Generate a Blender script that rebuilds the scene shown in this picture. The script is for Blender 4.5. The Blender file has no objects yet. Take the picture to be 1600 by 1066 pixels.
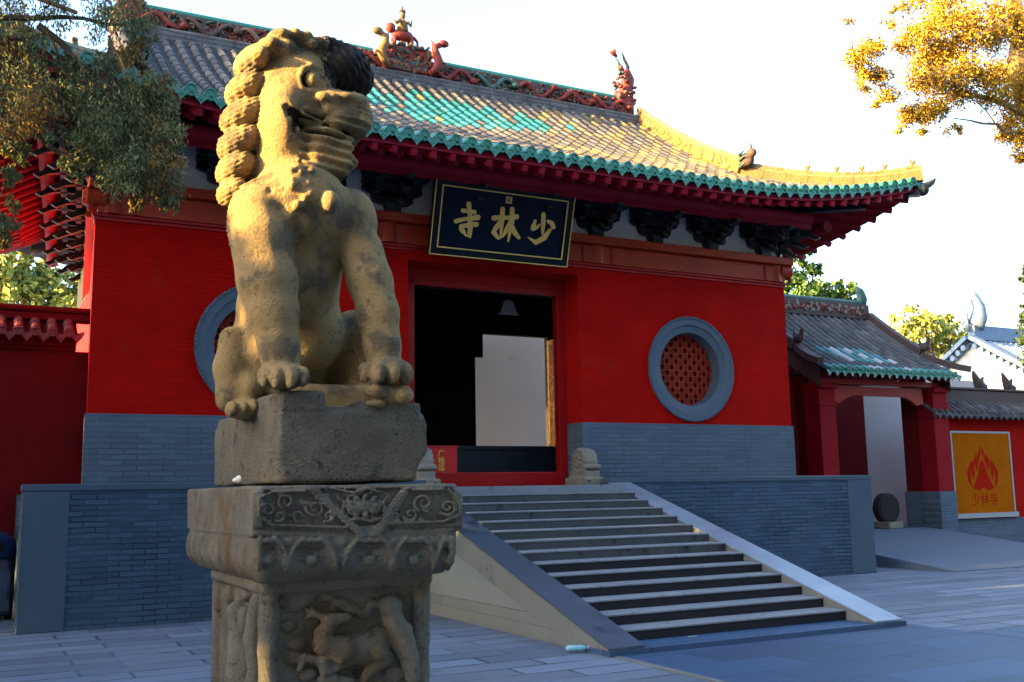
import bpy, bmesh, math, random
import numpy as np
from mathutils import Vector, Matrix
random.seed(7); RNG = np.random.default_rng(7)
S = bpy.context.scene
COL = S.collection
R = math.radians

# ------------------------------------------------------------------ camera
CAM = np.array([-3.74768, -14.05435, 1.60099]); FPX = 1606.675
YAW, PITCH, ROLL = .48641, .14516, -.01746
_cy, _sy, _cp, _sp = math.cos(YAW), math.sin(YAW), math.cos(PITCH), math.sin(PITCH)
FW = np.array([_sy*_cp, _cy*_cp, _sp]); _r = np.array([_cy, -_sy, 0.]); _u = np.cross(_r, FW)
CR = _r*math.cos(ROLL) + _u*math.sin(ROLL); CU = _u*math.cos(ROLL) - _r*math.sin(ROLL)
def ray(px, py): return FW + CR*(px-800)/FPX - CU*(py-533)/FPX
def onY(px, py, Y): d = ray(px, py); return CAM + d*(Y-CAM[1])/d[1]      # pixel of the photo -> point at depth Y
def onX(px, py, X): d = ray(px, py); return CAM + d*(X-CAM[0])/d[0]
cd = bpy.data.cameras.new('camera'); cam = bpy.data.objects.new('camera', cd); COL.objects.link(cam)
cam.matrix_world = Matrix(((CR[0], CU[0], -FW[0], CAM[0]), (CR[1], CU[1], -FW[1], CAM[1]), (CR[2], CU[2], -FW[2], CAM[2]), (0, 0, 0, 1)))
cd.sensor_width = 36; cd.lens = 36*FPX/1600; cd.clip_end = 2000; cd.clip_start = .05
S.camera = cam

# ------------------------------------------------------------------ light
SUN_EL, SUN_AZ = 13.5, 3.0          # degrees; azimuth from -X towards +Y (behind the front wall's plane)
SKY_STRENGTH, SUN_STRENGTH, EXPOSURE = .135, 4.6, 3.0
sd = np.array([-math.cos(R(SUN_EL))*math.cos(R(SUN_AZ)), math.cos(R(SUN_EL))*math.sin(R(SUN_AZ)), math.sin(R(SUN_EL))])
W = bpy.data.worlds.new('World'); S.world = W; W.use_nodes = True
nt = W.node_tree; bg = nt.nodes['Background']
sky = nt.nodes.new('ShaderNodeTexSky'); sky.sky_type = 'NISHITA'; sky.sun_disc = False
sky.sun_elevation = R(SUN_EL); sky.sun_rotation = math.atan2(sd[0], sd[1])
sky.altitude = 300; sky.air_density = 1.0; sky.dust_density = 3.0; sky.ozone_density = 1.5
nt.links.new(sky.outputs[0], bg.inputs[0]); bg.inputs[1].default_value = SKY_STRENGTH
sl = bpy.data.lights.new('sun', 'SUN'); sl.energy = SUN_STRENGTH; sl.angle = R(.5); sl.color = (1, .64, .19)
so = bpy.data.objects.new('sun', sl); COL.objects.link(so)
so.rotation_euler = Vector(sd).to_track_quat('Z', 'Y').to_euler(); so.location = (-20, 0, 20)
vs = S.view_settings; vs.view_transform = 'Standard'; vs.look = 'None'; vs.exposure = EXPOSURE; vs.gamma = 1; vs.use_curve_mapping = False
S.cycles.max_bounces = 6; S.cycles.diffuse_bounces = 3; S.cycles.transparent_max_bounces = 4
S.cycles.use_denoising = True

# ------------------------------------------------------------------ materials
def mat(name, col, rough=.8, col2=None, scale=3., mix=.5, spots=None, spot_scale=8., spot_amt=.3, bump=0., bscale=30., brick=None,
        spec=.3, detail=6., island=None, axis='xz', mid=None, coat=0., stripes=None, pits=None):
    m = bpy.data.materials.new(name); m.use_nodes = True
    n, l = m.node_tree.nodes, m.node_tree.links
    b = n['Principled BSDF']; b.inputs['Roughness'].default_value = rough; b.inputs['Specular IOR Level'].default_value = spec
    if coat: b.inputs['Coat Weight'].default_value = coat; b.inputs['Coat Roughness'].default_value = .25
    tc = n.new('ShaderNodeTexCoord'); vec = tc.outputs['Object']
    def noise(sc, det=detail, rgh=.6):
        t = n.new('ShaderNodeTexNoise'); t.inputs['Scale'].default_value = sc; t.inputs['Detail'].default_value = det
        t.inputs['Roughness'].default_value = rgh; l.new(vec, t.inputs['Vector']); return t.outputs['Fac']
    def ramp(f, lo, hi):
        r_ = n.new('ShaderNodeMapRange'); r_.inputs[1].default_value = lo; r_.inputs[2].default_value = hi; l.new(f, r_.inputs[0]); return r_.outputs[0]
    def mixc(f, a, c):
        x = n.new('ShaderNodeMix'); x.data_type = 'RGBA'
        for k, v in ((0, f), (6, a), (7, c)):
            if isinstance(v, (int, float)): x.inputs[k].default_value = v
            elif isinstance(v, tuple): x.inputs[k].default_value = v if len(v) == 4 else v+(1,)
            else: l.new(v, x.inputs[k])
        return x.outputs[2]
    c = col+(1,); h = None
    if island:
        g = n.new('ShaderNodeNewGeometry'); cr = n.new('ShaderNodeValToRGB'); e = cr.color_ramp.elements
        while len(e) < len(island): e.new(.5)
        for k, ic in enumerate(island): e[k].position = k/(len(island)-1); e[k].color = ic+(1,)
        l.new(g.outputs['Random Per Island'], cr.inputs[0]); c = cr.outputs[0]
    if col2: c = mixc(ramp(noise(scale), .5-mix*.4, .5+mix*.4), c, col2)
    if mid: c = mixc(ramp(noise(mid[1], 3), .52, .62), c, mid[0])
    if brick:
        mp = n.new('ShaderNodeMapping'); l.new(vec, mp.inputs[0])
        mp.inputs['Rotation'].default_value = {'xz': (R(-90), 0, 0), 'yz': (R(-90), R(90), 0), 'xy': (0, 0, 0)}[axis]
        if axis == 'xz' or axis == 'yz':
            sp = n.new('ShaderNodeSeparateXYZ'); cb = n.new('ShaderNodeCombineXYZ'); l.new(vec, sp.inputs[0])
            l.new(sp.outputs[0 if axis == 'xz' else 1], cb.inputs[0]); l.new(sp.outputs[2], cb.inputs[1]); bv = cb.outputs[0]
        else: bv = vec
        dn = n.new('ShaderNodeTexNoise'); dn.inputs['Scale'].default_value = 3; l.new(bv, dn.inputs['Vector'])
        va = n.new('ShaderNodeVectorMath'); va.operation = 'SCALE'; va.inputs['Scale'].default_value = brick.get('wob', .02); l.new(dn.outputs['Color'], va.inputs[0])
        vb = n.new('ShaderNodeVectorMath'); l.new(bv, vb.inputs[0]); l.new(va.outputs[0], vb.inputs[1])
        bt = n.new('ShaderNodeTexBrick'); l.new(vb.outputs[0], bt.inputs['Vector'])
        bt.inputs['Scale'].default_value = 1; bt.inputs['Brick Width'].default_value = brick['w']; bt.inputs['Row Height'].default_value = brick['h']
        bt.inputs['Mortar Size'].default_value = brick['m']; bt.inputs['Mortar Smooth'].default_value = .3; bt.offset = brick.get('off', .5)
        bt.inputs['Color1'].default_value = (.25, .25, .25, 1); bt.inputs['Color2'].default_value = (.75, .75, .75, 1); bt.inputs['Mortar'].default_value = (.5, .5, .5, 1)
        tone = brick.get('tone', .25)
        hs = n.new('ShaderNodeMix'); hs.data_type = 'RGBA'; hs.blend_type = 'OVERLAY'; hs.inputs[0].default_value = tone
        if isinstance(c, tuple): hs.inputs[6].default_value = c
        else: l.new(c, hs.inputs[6])
        l.new(bt.outputs['Color'], hs.inputs[7]); c = hs.outputs[2]
        if brick.get('mcol'):
            pat = ramp(noise(brick.get('mpat', 1.3), 3), .35, .65)
            mm = n.new('ShaderNodeMath'); mm.operation = 'MULTIPLY'; l.new(bt.outputs['Fac'], mm.inputs[0]); l.new(pat, mm.inputs[1])
            c = mixc(mm.outputs[0], c, brick['mcol'])
        inv = n.new('ShaderNodeMath'); inv.operation = 'SUBTRACT'; inv.inputs[0].default_value = 1; l.new(bt.outputs['Fac'], inv.inputs[1])
        h = inv.outputs[0]
        bz = n.new('ShaderNodeMath'); bz.operation = 'MULTIPLY_ADD'; l.new(bt.outputs['Color'], bz.inputs[0]); bz.inputs[1].default_value = .35; l.new(h, bz.inputs[2]); h = bz.outputs[0]
    if stripes:
        wv = n.new('ShaderNodeTexWave'); wv.bands_direction = stripes[0]; wv.inputs['Scale'].default_value = stripes[1]; wv.inputs['Distortion'].default_value = stripes[2]
        wv.inputs['Detail'].default_value = 3; wv.inputs['Detail Scale'].default_value = 2
        l.new(vec, wv.inputs['Vector']); c = mixc(ramp(wv.outputs['Fac'], .3, .9), c, stripes[3])
    if pits: c = mixc(ramp(noise(pits[1], 2, .5), pits[2], pits[2]+.06), c, pits[0])
    if spots: c = mixc(ramp(noise(spot_scale, 8, .7), .5+.18*(1-spot_amt), .62+.2*(1-spot_amt)), c, spots)
    if isinstance(c, tuple): b.inputs['Base Color'].default_value = c
    else: l.new(c, b.inputs['Base Color'])
    if bump:
        f = noise(bscale, 8, .65)
        if h is not None:
            ad = n.new('ShaderNodeMath'); ad.operation = 'MULTIPLY_ADD'; l.new(f, ad.inputs[0]); ad.inputs[1].default_value = .6; l.new(h, ad.inputs[2]); f = ad.outputs[0]
        bp = n.new('ShaderNodeBump'); bp.inputs['Strength'].default_value = min(1, bump); bp.inputs['Distance'].default_value = .02 if bump <= 1 else .02*bump
        l.new(f, bp.inputs['Height']); l.new(bp.outputs[0], b.inputs['Normal'])
    return m

M = {}
M['red_brick'] = mat('red_painted_brick', (.46, .005, .003), .75, (.30, .0035, .0025), 1.2, .6, spots=(.33, .020, .014), spot_scale=1.6, spot_amt=.35, bump=.7, bscale=60, brick=dict(w=.25, h=.062, m=.006, tone=.14, mcol=(.30, .003, .002), mpat=1.1, wob=.03), spec=.04)
M['red_brick_side'] = mat('red_painted_brick_side', (.46, .006, .003), .75, (.36, .004, .0025), 1.2, .6, bump=.5, bscale=60, brick=dict(w=.30, h=.085, m=.006, tone=.10), spec=.15, axis='yz')
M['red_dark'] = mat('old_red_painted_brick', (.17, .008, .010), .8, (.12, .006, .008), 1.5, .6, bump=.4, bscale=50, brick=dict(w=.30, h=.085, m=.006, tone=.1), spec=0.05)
M['red_wood'] = mat('red_lacquered_wood', (.36, .008, .008), .35, (.27, .006, .008), 2.0, .5, bump=.12, bscale=25, spec=0.2)
M['orange_wood'] = mat('orange_red_lacquered_beam', (.38, .040, .010), .33, (.26, .022, .008), 2.5, .6, bump=.12, bscale=18, spec=0.2)
M['rafter'] = mat('crimson_painted_rafter', (.30, .014, .035), .6, (.22, .009, .026), 4, .5, bump=.1, bscale=30, spec=0.1)
M['soffit'] = mat('red_soffit_board', (.30, .014, .014), .65, (.20, .010, .012), 3, .5, bump=.1, spec=0.1)
M['grey_brick'] = mat('grey_painted_brick', (.062, .102, .150), .8, (.044, .076, .116), 1.4, .7, spots=(.045, .055, .065), spot_scale=3, spot_amt=.35, bump=.8, bscale=45, brick=dict(w=.30, h=.07, m=.009, tone=.35, mcol=(.022, .036, .055), mpat=1.3, wob=.04), spec=0.06)
M['grey_base'] = mat('grey_painted_wall_base', (.105, .140, .180), .8, (.080, .112, .150), 1.2, .7, spots=(.07, .085, .10), spot_scale=3, spot_amt=.25, bump=.55, bscale=45, brick=dict(w=.34, h=.075, m=.008, tone=.22, mcol=(.055, .075, .10), mpat=1.5, wob=.03), spec=0.06)
M['grey_base_side'] = mat('grey_painted_wall_base_side', (.13, .165, .20), .8, (.10, .13, .17), 1.2, .7, bump=.5, bscale=45, brick=dict(w=.34, h=.075, m=.008, tone=.22, mcol=(.055, .075, .10), mpat=1.5, wob=.03), spec=.2, axis='yz')
M['grey_plaster'] = mat('grey_rendered_pilaster', (.075, .108, .145), .85, (.055, .085, .120), 2.2, .8, spots=(.05, .06, .07), spot_scale=9, bump=.35, bscale=70, spec=0.06)
M['step_stone'] = mat('worn_step_stone', (.22, .235, .26), .8, (.14, .155, .18), 1.6, .8, spots=(.04, .042, .045), spot_scale=6, spot_amt=.55, bump=.35, bscale=40, stripes=None)
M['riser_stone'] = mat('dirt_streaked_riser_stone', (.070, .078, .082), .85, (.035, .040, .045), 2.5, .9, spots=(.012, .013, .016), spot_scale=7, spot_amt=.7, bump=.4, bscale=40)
M['riser_dark'] = mat('dark_riser_stone', (.014, .015, .020), .85, (.008, .008, .012), 2.5, .9, spots=(.05, .055, .06), spot_scale=9, spot_amt=.2, bump=.4, bscale=40)  # near-black tone for the lower risers and slab joints
M['cheek_stone'] = mat('cheek_slab_stone', (.165, .18, .17), .75, (.11, .12, .115), 1.6, .9, spots=(.07, .08, .085), spot_scale=2.6, spot_amt=.55, bump=.25, bscale=50)
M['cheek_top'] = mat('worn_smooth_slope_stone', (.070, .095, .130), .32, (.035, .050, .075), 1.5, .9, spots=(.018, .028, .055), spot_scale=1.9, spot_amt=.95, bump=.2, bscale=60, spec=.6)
M['pale_slope'] = mat('sky_lit_slope_stone', (.30, .37, .46), .3, (.10, .13, .18), 1.1, .8, spots=(.05, .07, .11), spot_scale=3, spot_amt=.4, bump=.2, bscale=60, spec=.6)  # sky light on the right slope put into a paler base colour
M['cheek_panel'] = mat('pale_panel_stone', (.20, .235, .225), .8, (.14, .165, .16), 1.1, .9, spots=(.15, .16, .14), spot_scale=4, bump=.2, bscale=50)
M['paving'] = mat('grey_paving_slabs', (.155, .185, .235), .75, (.100, .125, .170), .9, .9, spots=(.055, .06, .075), spot_scale=2.6, spot_amt=.5, bump=.45, bscale=35, brick=dict(w=1.15, h=.36, m=.020, tone=.50, mcol=(.008, .009, .012), mpat=.8, off=.37, wob=.02), axis='xy', spec=.35)
M['path'] = mat('dark_path_slabs', (.032, .070, .140), .55, (.018, .045, .105), .9, 1., spots=(.10, .12, .15), spot_scale=4, spot_amt=.3, bump=.55, bscale=22, brick=dict(w=1.6, h=.62, m=.014, tone=.45, mcol=(.008, .012, .02), mpat=.6, off=.4, wob=.03), axis='xy', spec=.45)
M['ramp'] = mat('granite_ramp', (.12, .15, .195), .7, (.09, .115, .155), 12, .6, bump=.25, bscale=80)
M['tile_grey'] = mat('grey_clay_tile', (.08, .08, .085), .7, spots=(.16, .14, .10), spot_scale=3, spot_amt=.25, island=[(.045, .045, .050), (.085, .083, .088), (.065, .060, .058), (.125, .118, .112), (.055, .05, .05)], bump=.3, bscale=40, spec=.35)
M['tile_pan'] = mat('dark_pan_tile', (.07, .07, .075), .8, (.045, .045, .05), 3, .8, spots=(.12, .11, .09), spot_scale=9, bump=.5, bscale=20, brick=None)  # plain dark grey surface under the tile rows
M['tile_teal'] = mat('turquoise_glazed_tile', (.03, .20, .18), .32, island=[(.015, .12, .11), (.03, .20, .20), (.02, .15, .17), (.045, .25, .23), (.05, .13, .10)], spots=(.08, .09, .07), spot_scale=14, spot_amt=.3, bump=.2, bscale=40, spec=.5)
M['tile_green'] = mat('green_glazed_eave_tile', (.02, .20, .13), .3, (.015, .13, .085), 7, .7, spots=(.06, .10, .06), spot_scale=20, spot_amt=.2, bump=.25, bscale=60, spec=.6)
M['tile_ochre'] = mat('ochre_and_sun_glow_tile', (.28, .19, .07), .45, island=[(.15, .10, .04), (.24, .17, .07), (.10, .08, .045)], spots=(.07, .06, .04), spot_scale=12, bump=.4, spec=.4)  # ridge cap tiles, and the sun glow painted onto the right of the roof
M['mortar'] = mat('weathered_ridge_mortar', (.13, .13, .14), .9, (.035, .038, .045), 3.5, .7, spots=(.32, .33, .37), spot_scale=8, spot_amt=.5, bump=1.2, bscale=22, brick=dict(w=.6, h=.085, m=.01, tone=.3, mcol=(.03, .03, .035)))
M['ridge_red'] = mat('ridge_carving_red', (.24, .035, .022), .6, (.09, .014, .014), 7, .8, spots=(.04, .03, .03), spot_scale=9, bump=.4, bscale=25)
M['ridge_green'] = mat('ridge_carving_green', (.03, .12, .09), .5, (.02, .05, .05), 7, .8, spots=(.02, .025, .025), spot_scale=9, bump=.4, bscale=25, spec=.5)
M['ridge_cream'] = mat('ridge_carving_cream', (.26, .16, .10), .6, (.14, .075, .05), 7, .8, spots=(.06, .05, .04), spot_scale=9, bump=.4, bscale=25)
M['ridge_dark'] = mat('ridge_carving_dark', (.05, .05, .05), .7, (.10, .05, .04), 5, .8, bump=.6, bscale=20)
M['ridge_ochre'] = mat('ochre_hip_ridge', (.24, .13, .04), .6, (.12, .065, .028), 5, .9, spots=(.06, .05, .035), spot_scale=9, spot_amt=.5, bump=.8, bscale=28)
M['bracket'] = mat('dark_blue_painted_bracket', (.016, .022, .032), .4, (.008, .012, .018), 4, .7, spots=(.05, .06, .06), spot_scale=9, spot_amt=.1, bump=.2, bscale=20, spec=0.25)
M['bracket_gold'] = mat('gold_edged_bracket', (.10, .07, .03), .4, (.03, .03, .03), 6, .8, bump=.2, spec=.5)
M['white_board'] = mat('white_board', (.62, .62, .64), .8, (.5, .5, .52), 2, .7, spots=(.3, .28, .25), spot_scale=5, bump=.15)
M['plaque'] = mat('navy_lacquer', (.004, .009, .028), .28, (.003, .006, .018), 3, .7, bump=.06, spec=0.12)
M['plaque_rim'] = mat('black_lacquer_frame', (.008, .010, .016), .3, spec=0.15)
M['gold'] = mat('gold_leaf', (.78, .55, .15), .38, (.66, .44, .10), 6, .6, bump=.1, spec=.6)
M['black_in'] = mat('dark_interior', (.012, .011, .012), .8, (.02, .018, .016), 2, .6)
M['ring'] = mat('grey_painted_window_ring', (.085, .115, .155), .7, (.065, .092, .130), 3, .7, bump=.2, bscale=50)
M['lattice'] = mat('red_lattice_wood', (.36, .045, .018), .5, (.22, .022, .012), 5, .7, bump=.1, spec=0.1)
M['leaf_wood'] = mat('sunlit_door_leaf', (.50, .26, .06), .28, (.32, .14, .03), 3, .7, stripes=('X', 6, 6, (.14, .05, .015)), spec=.6)  # golden base and gloss stand in for sunlight on the leaf
M['drum'] = mat('carved_limestone', (.27, .24, .19), .85, (.17, .15, .12), 6, .9, spots=(.07, .065, .055), spot_scale=14, spot_amt=.4, bump=.9, bscale=30)
M['screen'] = mat('pale_plaster_screen', (.56, .53, .52), .9, (.46, .43, .43), .8, .9, spots=(.36, .33, .33), spot_scale=2, bump=.1)
M['lion'] = mat('weathered_golden_limestone', (.40, .275, .12), .88, (.22, .16, .09), 3.0, .9, spots=(.055, .045, .034), spot_scale=11, spot_amt=.50, bump=1.2, bscale=70, mid=((.15, .12, .08), 6), pits=((.05, .04, .03), 110, .65), spec=.1)
M['plinth'] = mat('rough_plinth_limestone', (.25, .22, .165), .9, (.10, .094, .082), 5, .9, spots=(.026, .025, .024), spot_scale=14, spot_amt=.62, bump=2.4, bscale=55, pits=((.03, .027, .022), 100, .63), spec=.1)
M['pedestal'] = mat('carved_dark_limestone', (.22, .20, .155), .88, (.085, .08, .072), 5, .9, spots=(.020, .020, .020), spot_scale=15, spot_amt=.6, bump=1.0, bscale=80, mid=((.13, .095, .06), 2.2), pits=((.03, .027, .022), 120, .66), spec=.12)
M['lion_dark'] = mat('shaded_weathered_stone', (.035, .030, .028), .9, (.02, .018, .018), 5, .7, bump=1.2, bscale=30)  # lion brow: shade and weathering put into the colour; also on the gate drum
M['bark'] = mat('bark', (.10, .075, .05), .9, (.05, .038, .028), 6, .9, bump=1., bscale=18, stripes=('X', 3, 8, (.06, .045, .03)))
M['bark_gold'] = mat('pale_bark', (.26, .17, .07), .9, (.12, .08, .04), 5, .9, bump=1., bscale=12)
M['cypress'] = mat('cypress_spray', (.05, .08, .03), .7, island=[(.05, .08, .035), (.085, .13, .05), (.13, .15, .06), (.075, .11, .06), (.20, .16, .05), (.08, .13, .07), (.15, .11, .045)], spec=.2)
M['cypress_sunlit_brown'] = mat('golden_brown_cypress_spray', (.2, .12, .04), .7, island=[(.16, .10, .03), (.26, .17, .045), (.12, .07, .03), (.33, .22, .05), (.09, .085, .035), (.20, .10, .03)], spec=.2)  # sunlight on some clumps put into the leaf colour, with autumn brown
M['gold_leafage'] = mat('autumn_yellow_leaf', (.4, .25, .02), .6, island=[(.46, .28, .012), (.56, .38, .015), (.36, .15, .012), (.48, .30, .02), (.14, .10, .02), (.28, .10, .012)], spec=.25)
M['green_leafage'] = mat('green_leaf', (.08, .16, .03), .6, island=[(.03, .08, .03), (.07, .15, .03), (.14, .22, .04), (.05, .11, .04)], spec=.25)
M['yellowgreen_leafage'] = mat('yellow_green_leaf', (.2, .24, .05), .6, island=[(.12, .19, .04), (.25, .28, .06), (.34, .30, .05), (.08, .14, .05)], spec=.25)
M['dark_leafage'] = mat('dark_leaf', (.03, .05, .025), .7, island=[(.02, .04, .02), (.035, .06, .03), (.05, .07, .03)], spec=.2)
M['blue_tile'] = mat('pale_blue_grey_roof_tile', (.16, .24, .36), .6, (.10, .16, .26), 5, .8, bump=.4, bscale=12)
M['pale_gable'] = mat('pale_brick_gable', (.42, .48, .54), .85, (.34, .40, .46), 3, .7, bump=.3, brick=dict(w=.3, h=.1, m=.01, tone=.2), axis='yz')
M['box_red'] = mat('red_painted_box', (.58, .012, .010), .5, (.50, .010, .009), 3, .5, spec=.4)
M['yellow_text'] = mat('yellow_lettering', (.75, .52, .06), .5)
M['sign_orange'] = mat('orange_sign_board', (.40, .105, .002), .9, (.32, .075, .002), 2, .6, spots=(.36, .09, .004), spot_scale=5, spec=.03)
M['sign_red'] = mat('red_sign_print', (.36, .012, .004), .9, spec=.03)
M['metal'] = mat('grey_metal_frame', (.24, .25, .26), .45, spec=.5)
M['porcelain'] = mat('blue_and_white_porcelain', (.03, .05, .30), .15, (.45, .5, .6), 14, .25, spec=.6)
M['bottle'] = mat('blue_plastic_bottle', (.22, .42, .55), .2, (.2, .5, .6), 30, .6, spec=.6)
M['bin'] = mat('blue_plastic_bin', (.015, .04, .14), .3, (.01, .025, .09), 3, .6, spec=.5)
M['moss'] = mat('moss', (.09, .10, .02), .9, (.05, .06, .015), 30, .6, bump=1., bscale=60)
M['litter'] = mat('litter_white', (.6, .6, .58), .8)
M['coping'] = mat('faded_red_coping_tile', (.24, .055, .055), .7, (.15, .03, .035), 5, .7, spots=(.3, .2, .2), spot_scale=9, spot_amt=.15, bump=.4, bscale=25)
M['deep_red'] = mat('deep_red_plaster', (.16, .010, .012), .8, (.11, .008, .010), 2, .7, bump=.25, bscale=30, spec=0.06)  # plain deep red for gate walls, leaves, window backing and left coping
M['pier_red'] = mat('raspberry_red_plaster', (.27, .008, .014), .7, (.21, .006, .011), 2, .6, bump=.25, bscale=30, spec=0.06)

# ------------------------------------------------------------------ mesh helpers
WL = {}
def wl(o): return WL.get(o.name, np.zeros(3)) if o is not None else np.zeros(3)
def setp(o, label=None, cat=None, group=None, kind=None):
    if label: o['label'] = label
    if cat: o['category'] = cat
    if group: o['group'] = group
    if kind: o['kind'] = kind
    return o
def thing(name, loc, label, cat, group=None):
    o = bpy.data.objects.new(name, None); COL.objects.link(o); o.location = loc; o.empty_display_size = .3
    WL[o.name] = np.array(loc, float); return setp(o, label, cat, group)
def link(name, verts, faces, mats, parent=None, midx=None, smooth=False, base=None):
    """verts are world coordinates; the mesh is stored relative to its parent (or to base)"""
    V = np.asarray(verts, float).reshape(-1, 3)
    off = wl(parent) if parent is not None else (np.array(base, float) if base is not None else np.zeros(3))
    me = bpy.data.meshes.new(name)
    if isinstance(faces, np.ndarray):
        nv = faces.shape[1]; me.vertices.add(len(V)); me.vertices.foreach_set('co', (V-off).astype(np.float32).ravel())
        me.loops.add(faces.size); me.loops.foreach_set('vertex_index', faces.astype(np.int32).ravel())
        me.polygons.add(len(faces)); me.polygons.foreach_set('loop_start', (np.arange(len(faces))*nv).astype(np.int32))
        me.update(calc_edges=True); me.validate()
    else:
        me.from_pydata([tuple(v) for v in V-off], [], faces); me.update()
    if not isinstance(mats, (list, tuple)): mats = [mats]
    for m in mats: me.materials.append(m)
    if midx is not None and len(midx) == len(me.polygons): me.polygons.foreach_set('material_index', np.asarray(midx, np.int32))
    if smooth: me.polygons.foreach_set('use_smooth', np.ones(len(me.polygons), bool))
    o = bpy.data.objects.new(name, me); COL.objects.link(o)
    if parent is not None: o.parent = parent
    else: o.location = off
    WL[o.name] = off.copy()
    return o
class MB:
    def __init__(s): s.v = []; s.f = []; s.m = []; s.cm = 0
    def add(s, vs, fs):
        k = len(s.v); s.v += [tuple(p) for p in vs]; s.f += [tuple(i+k for i in f) for f in fs]; s.m += [s.cm]*len(fs); return s
    def box(s, x0, x1, y0, y1, z0, z1, bev=0.):
        if bev <= 0:
            return s.add([(x0,y0,z0),(x1,y0,z0),(x1,y1,z0),(x0,y1,z0),(x0,y0,z1),(x1,y0,z1),(x1,y1,z1),(x0,y1,z1)],
                     [(0,3,2,1),(4,5,6,7),(0,1,5,4),(1,2,6,5),(2,3,7,6),(3,0,4,7)])
        bm = bmesh.new(); g = bmesh.ops.create_cube(bm, size=1)['verts']
        for v in g: v.co = Vector((x0+(v.co.x+.5)*(x1-x0), y0+(v.co.y+.5)*(y1-y0), z0+(v.co.z+.5)*(z1-z0)))
        bmesh.ops.bevel(bm, geom=bm.edges[:], offset=bev, segments=2, affect='EDGES', profile=.5)
        bm.verts.index_update(); s.add([v.co[:] for v in bm.verts], [[v.index for v in f.verts] for f in bm.faces]); bm.free(); return s
    def obox(s, c, ax, ay, az, hx, hy, hz):
        c = np.array(c, float); ax, ay, az = (np.array(a, float) for a in (ax, ay, az)); vs = []
        for sz in (-1, 1):
            for sx, sy in ((-1,-1),(1,-1),(1,1),(-1,1)): vs.append(c+ax*sx*hx+ay*sy*hy+az*sz*hz)
        return s.add(vs, [(0,3,2,1),(4,5,6,7),(0,1,5,4),(1,2,6,5),(2,3,7,6),(3,0,4,7)])
    def bar(s, p, q, w, h, up=(0,0,1)):
        p, q = np.array(p, float), np.array(q, float); d = q-p; L = np.linalg.norm(d); d /= L
        x = np.cross(d, np.array(up, float)); x /= np.linalg.norm(x)+1e-9; z = np.cross(x, d)
        return s.obox((p+q)/2, x, d, z, w/2, L/2, h/2)
    def tube(s, pts, rad, n=8, cap=True):
        pts = [np.array(p, float) for p in pts]; rad = rad if hasattr(rad, '__len__') else [rad]*len(pts); k = len(s.v); vs = []; prev = None
        for i, p in enumerate(pts):
            d = pts[min(i+1, len(pts)-1)]-pts[max(i-1, 0)]; d = d/(np.linalg.norm(d)+1e-9)
            if prev is None:
                a = np.array([0,0,1.]) if abs(d[2]) < .9 else np.array([1.,0,0]); x = np.cross(d, a)
            else: x = prev-d*np.dot(prev, d)
            x = x/(np.linalg.norm(x)+1e-9); y = np.cross(d, x); prev = x
            for j in range(n): t = 2*math.pi*j/n; vs.append(p+(x*math.cos(t)+y*math.sin(t))*rad[i])
        fs = []
        for i in range(len(pts)-1):
            for j in range(n): a = i*n+j; b = i*n+(j+1) % n; fs.append((a, b, b+n, a+n))
        if cap: fs.append(tuple(range(n-1, -1, -1))); fs.append(tuple((len(pts)-1)*n+j for j in range(n)))
        return s.add(vs, fs)
    def prism(s, poly, o, ax, ay, ad, depth):
        """polygon (u, v) list in the plane o + u*ax + v*ay, extruded by depth along ad"""
        o, ax, ay, ad = (np.array(a, float) for a in (o, ax, ay, ad)); n = len(poly)
        a = [o+ax*u+ay*v for u, v in poly]; b = [p+ad*depth for p in a]
        return s.add(a+b, [tuple(range(n)), tuple(range(2*n-1, n-1, -1))]+[(i, i+n, (i+1) % n+n, (i+1) % n) for i in range(n)])
    def ell(s, c, r, n=10, m=7, rot=None):
        vs = []; c = np.array(c, float); r = np.array(r if hasattr(r, '__len__') else (r, r, r), float)
        for i in range(m+1):
            th = math.pi*i/m
            for j in range(n):
                ph = 2*math.pi*j/n; p = np.array((math.sin(th)*math.cos(ph), math.sin(th)*math.sin(ph), math.cos(th)))*r
                vs.append(c+(rot@p if rot is not None else p))
        fs = [(i*n+j, (i+1)*n+j, (i+1)*n+(j+1) % n, i*n+(j+1) % n) for i in range(m) for j in range(n)]
        return s.add(vs, fs)
    def lathe(s, c, prof, n=48, axis='y', ph0=0, ph1=2*math.pi):
        """profile of (radius, along) revolved about the axis through c"""
        c = np.array(c, float); vs = []; full = abs(ph1-ph0-2*math.pi) < 1e-6; k = n if full else n+1
        for j in range(k):
            t = ph0+(ph1-ph0)*j/n
            for r_, a in prof:
                if axis == 'y': vs.append(c+np.array((r_*math.cos(t), a, r_*math.sin(t))))
                else: vs.append(c+np.array((r_*math.cos(t), r_*math.sin(t), a)))
        q = len(prof); fs = []
        for j in range(n):
            j2 = (j+1) % k
            for i in range(q-1): fs.append((j*q+i, j*q+i+1, j2*q+i+1, j2*q+i))
        return s.add(vs, fs)
    def build(s, name, mats, parent=None, smooth=False, base=None):
        return link(name, s.v, s.f, mats, parent, s.m, smooth, base)

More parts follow.
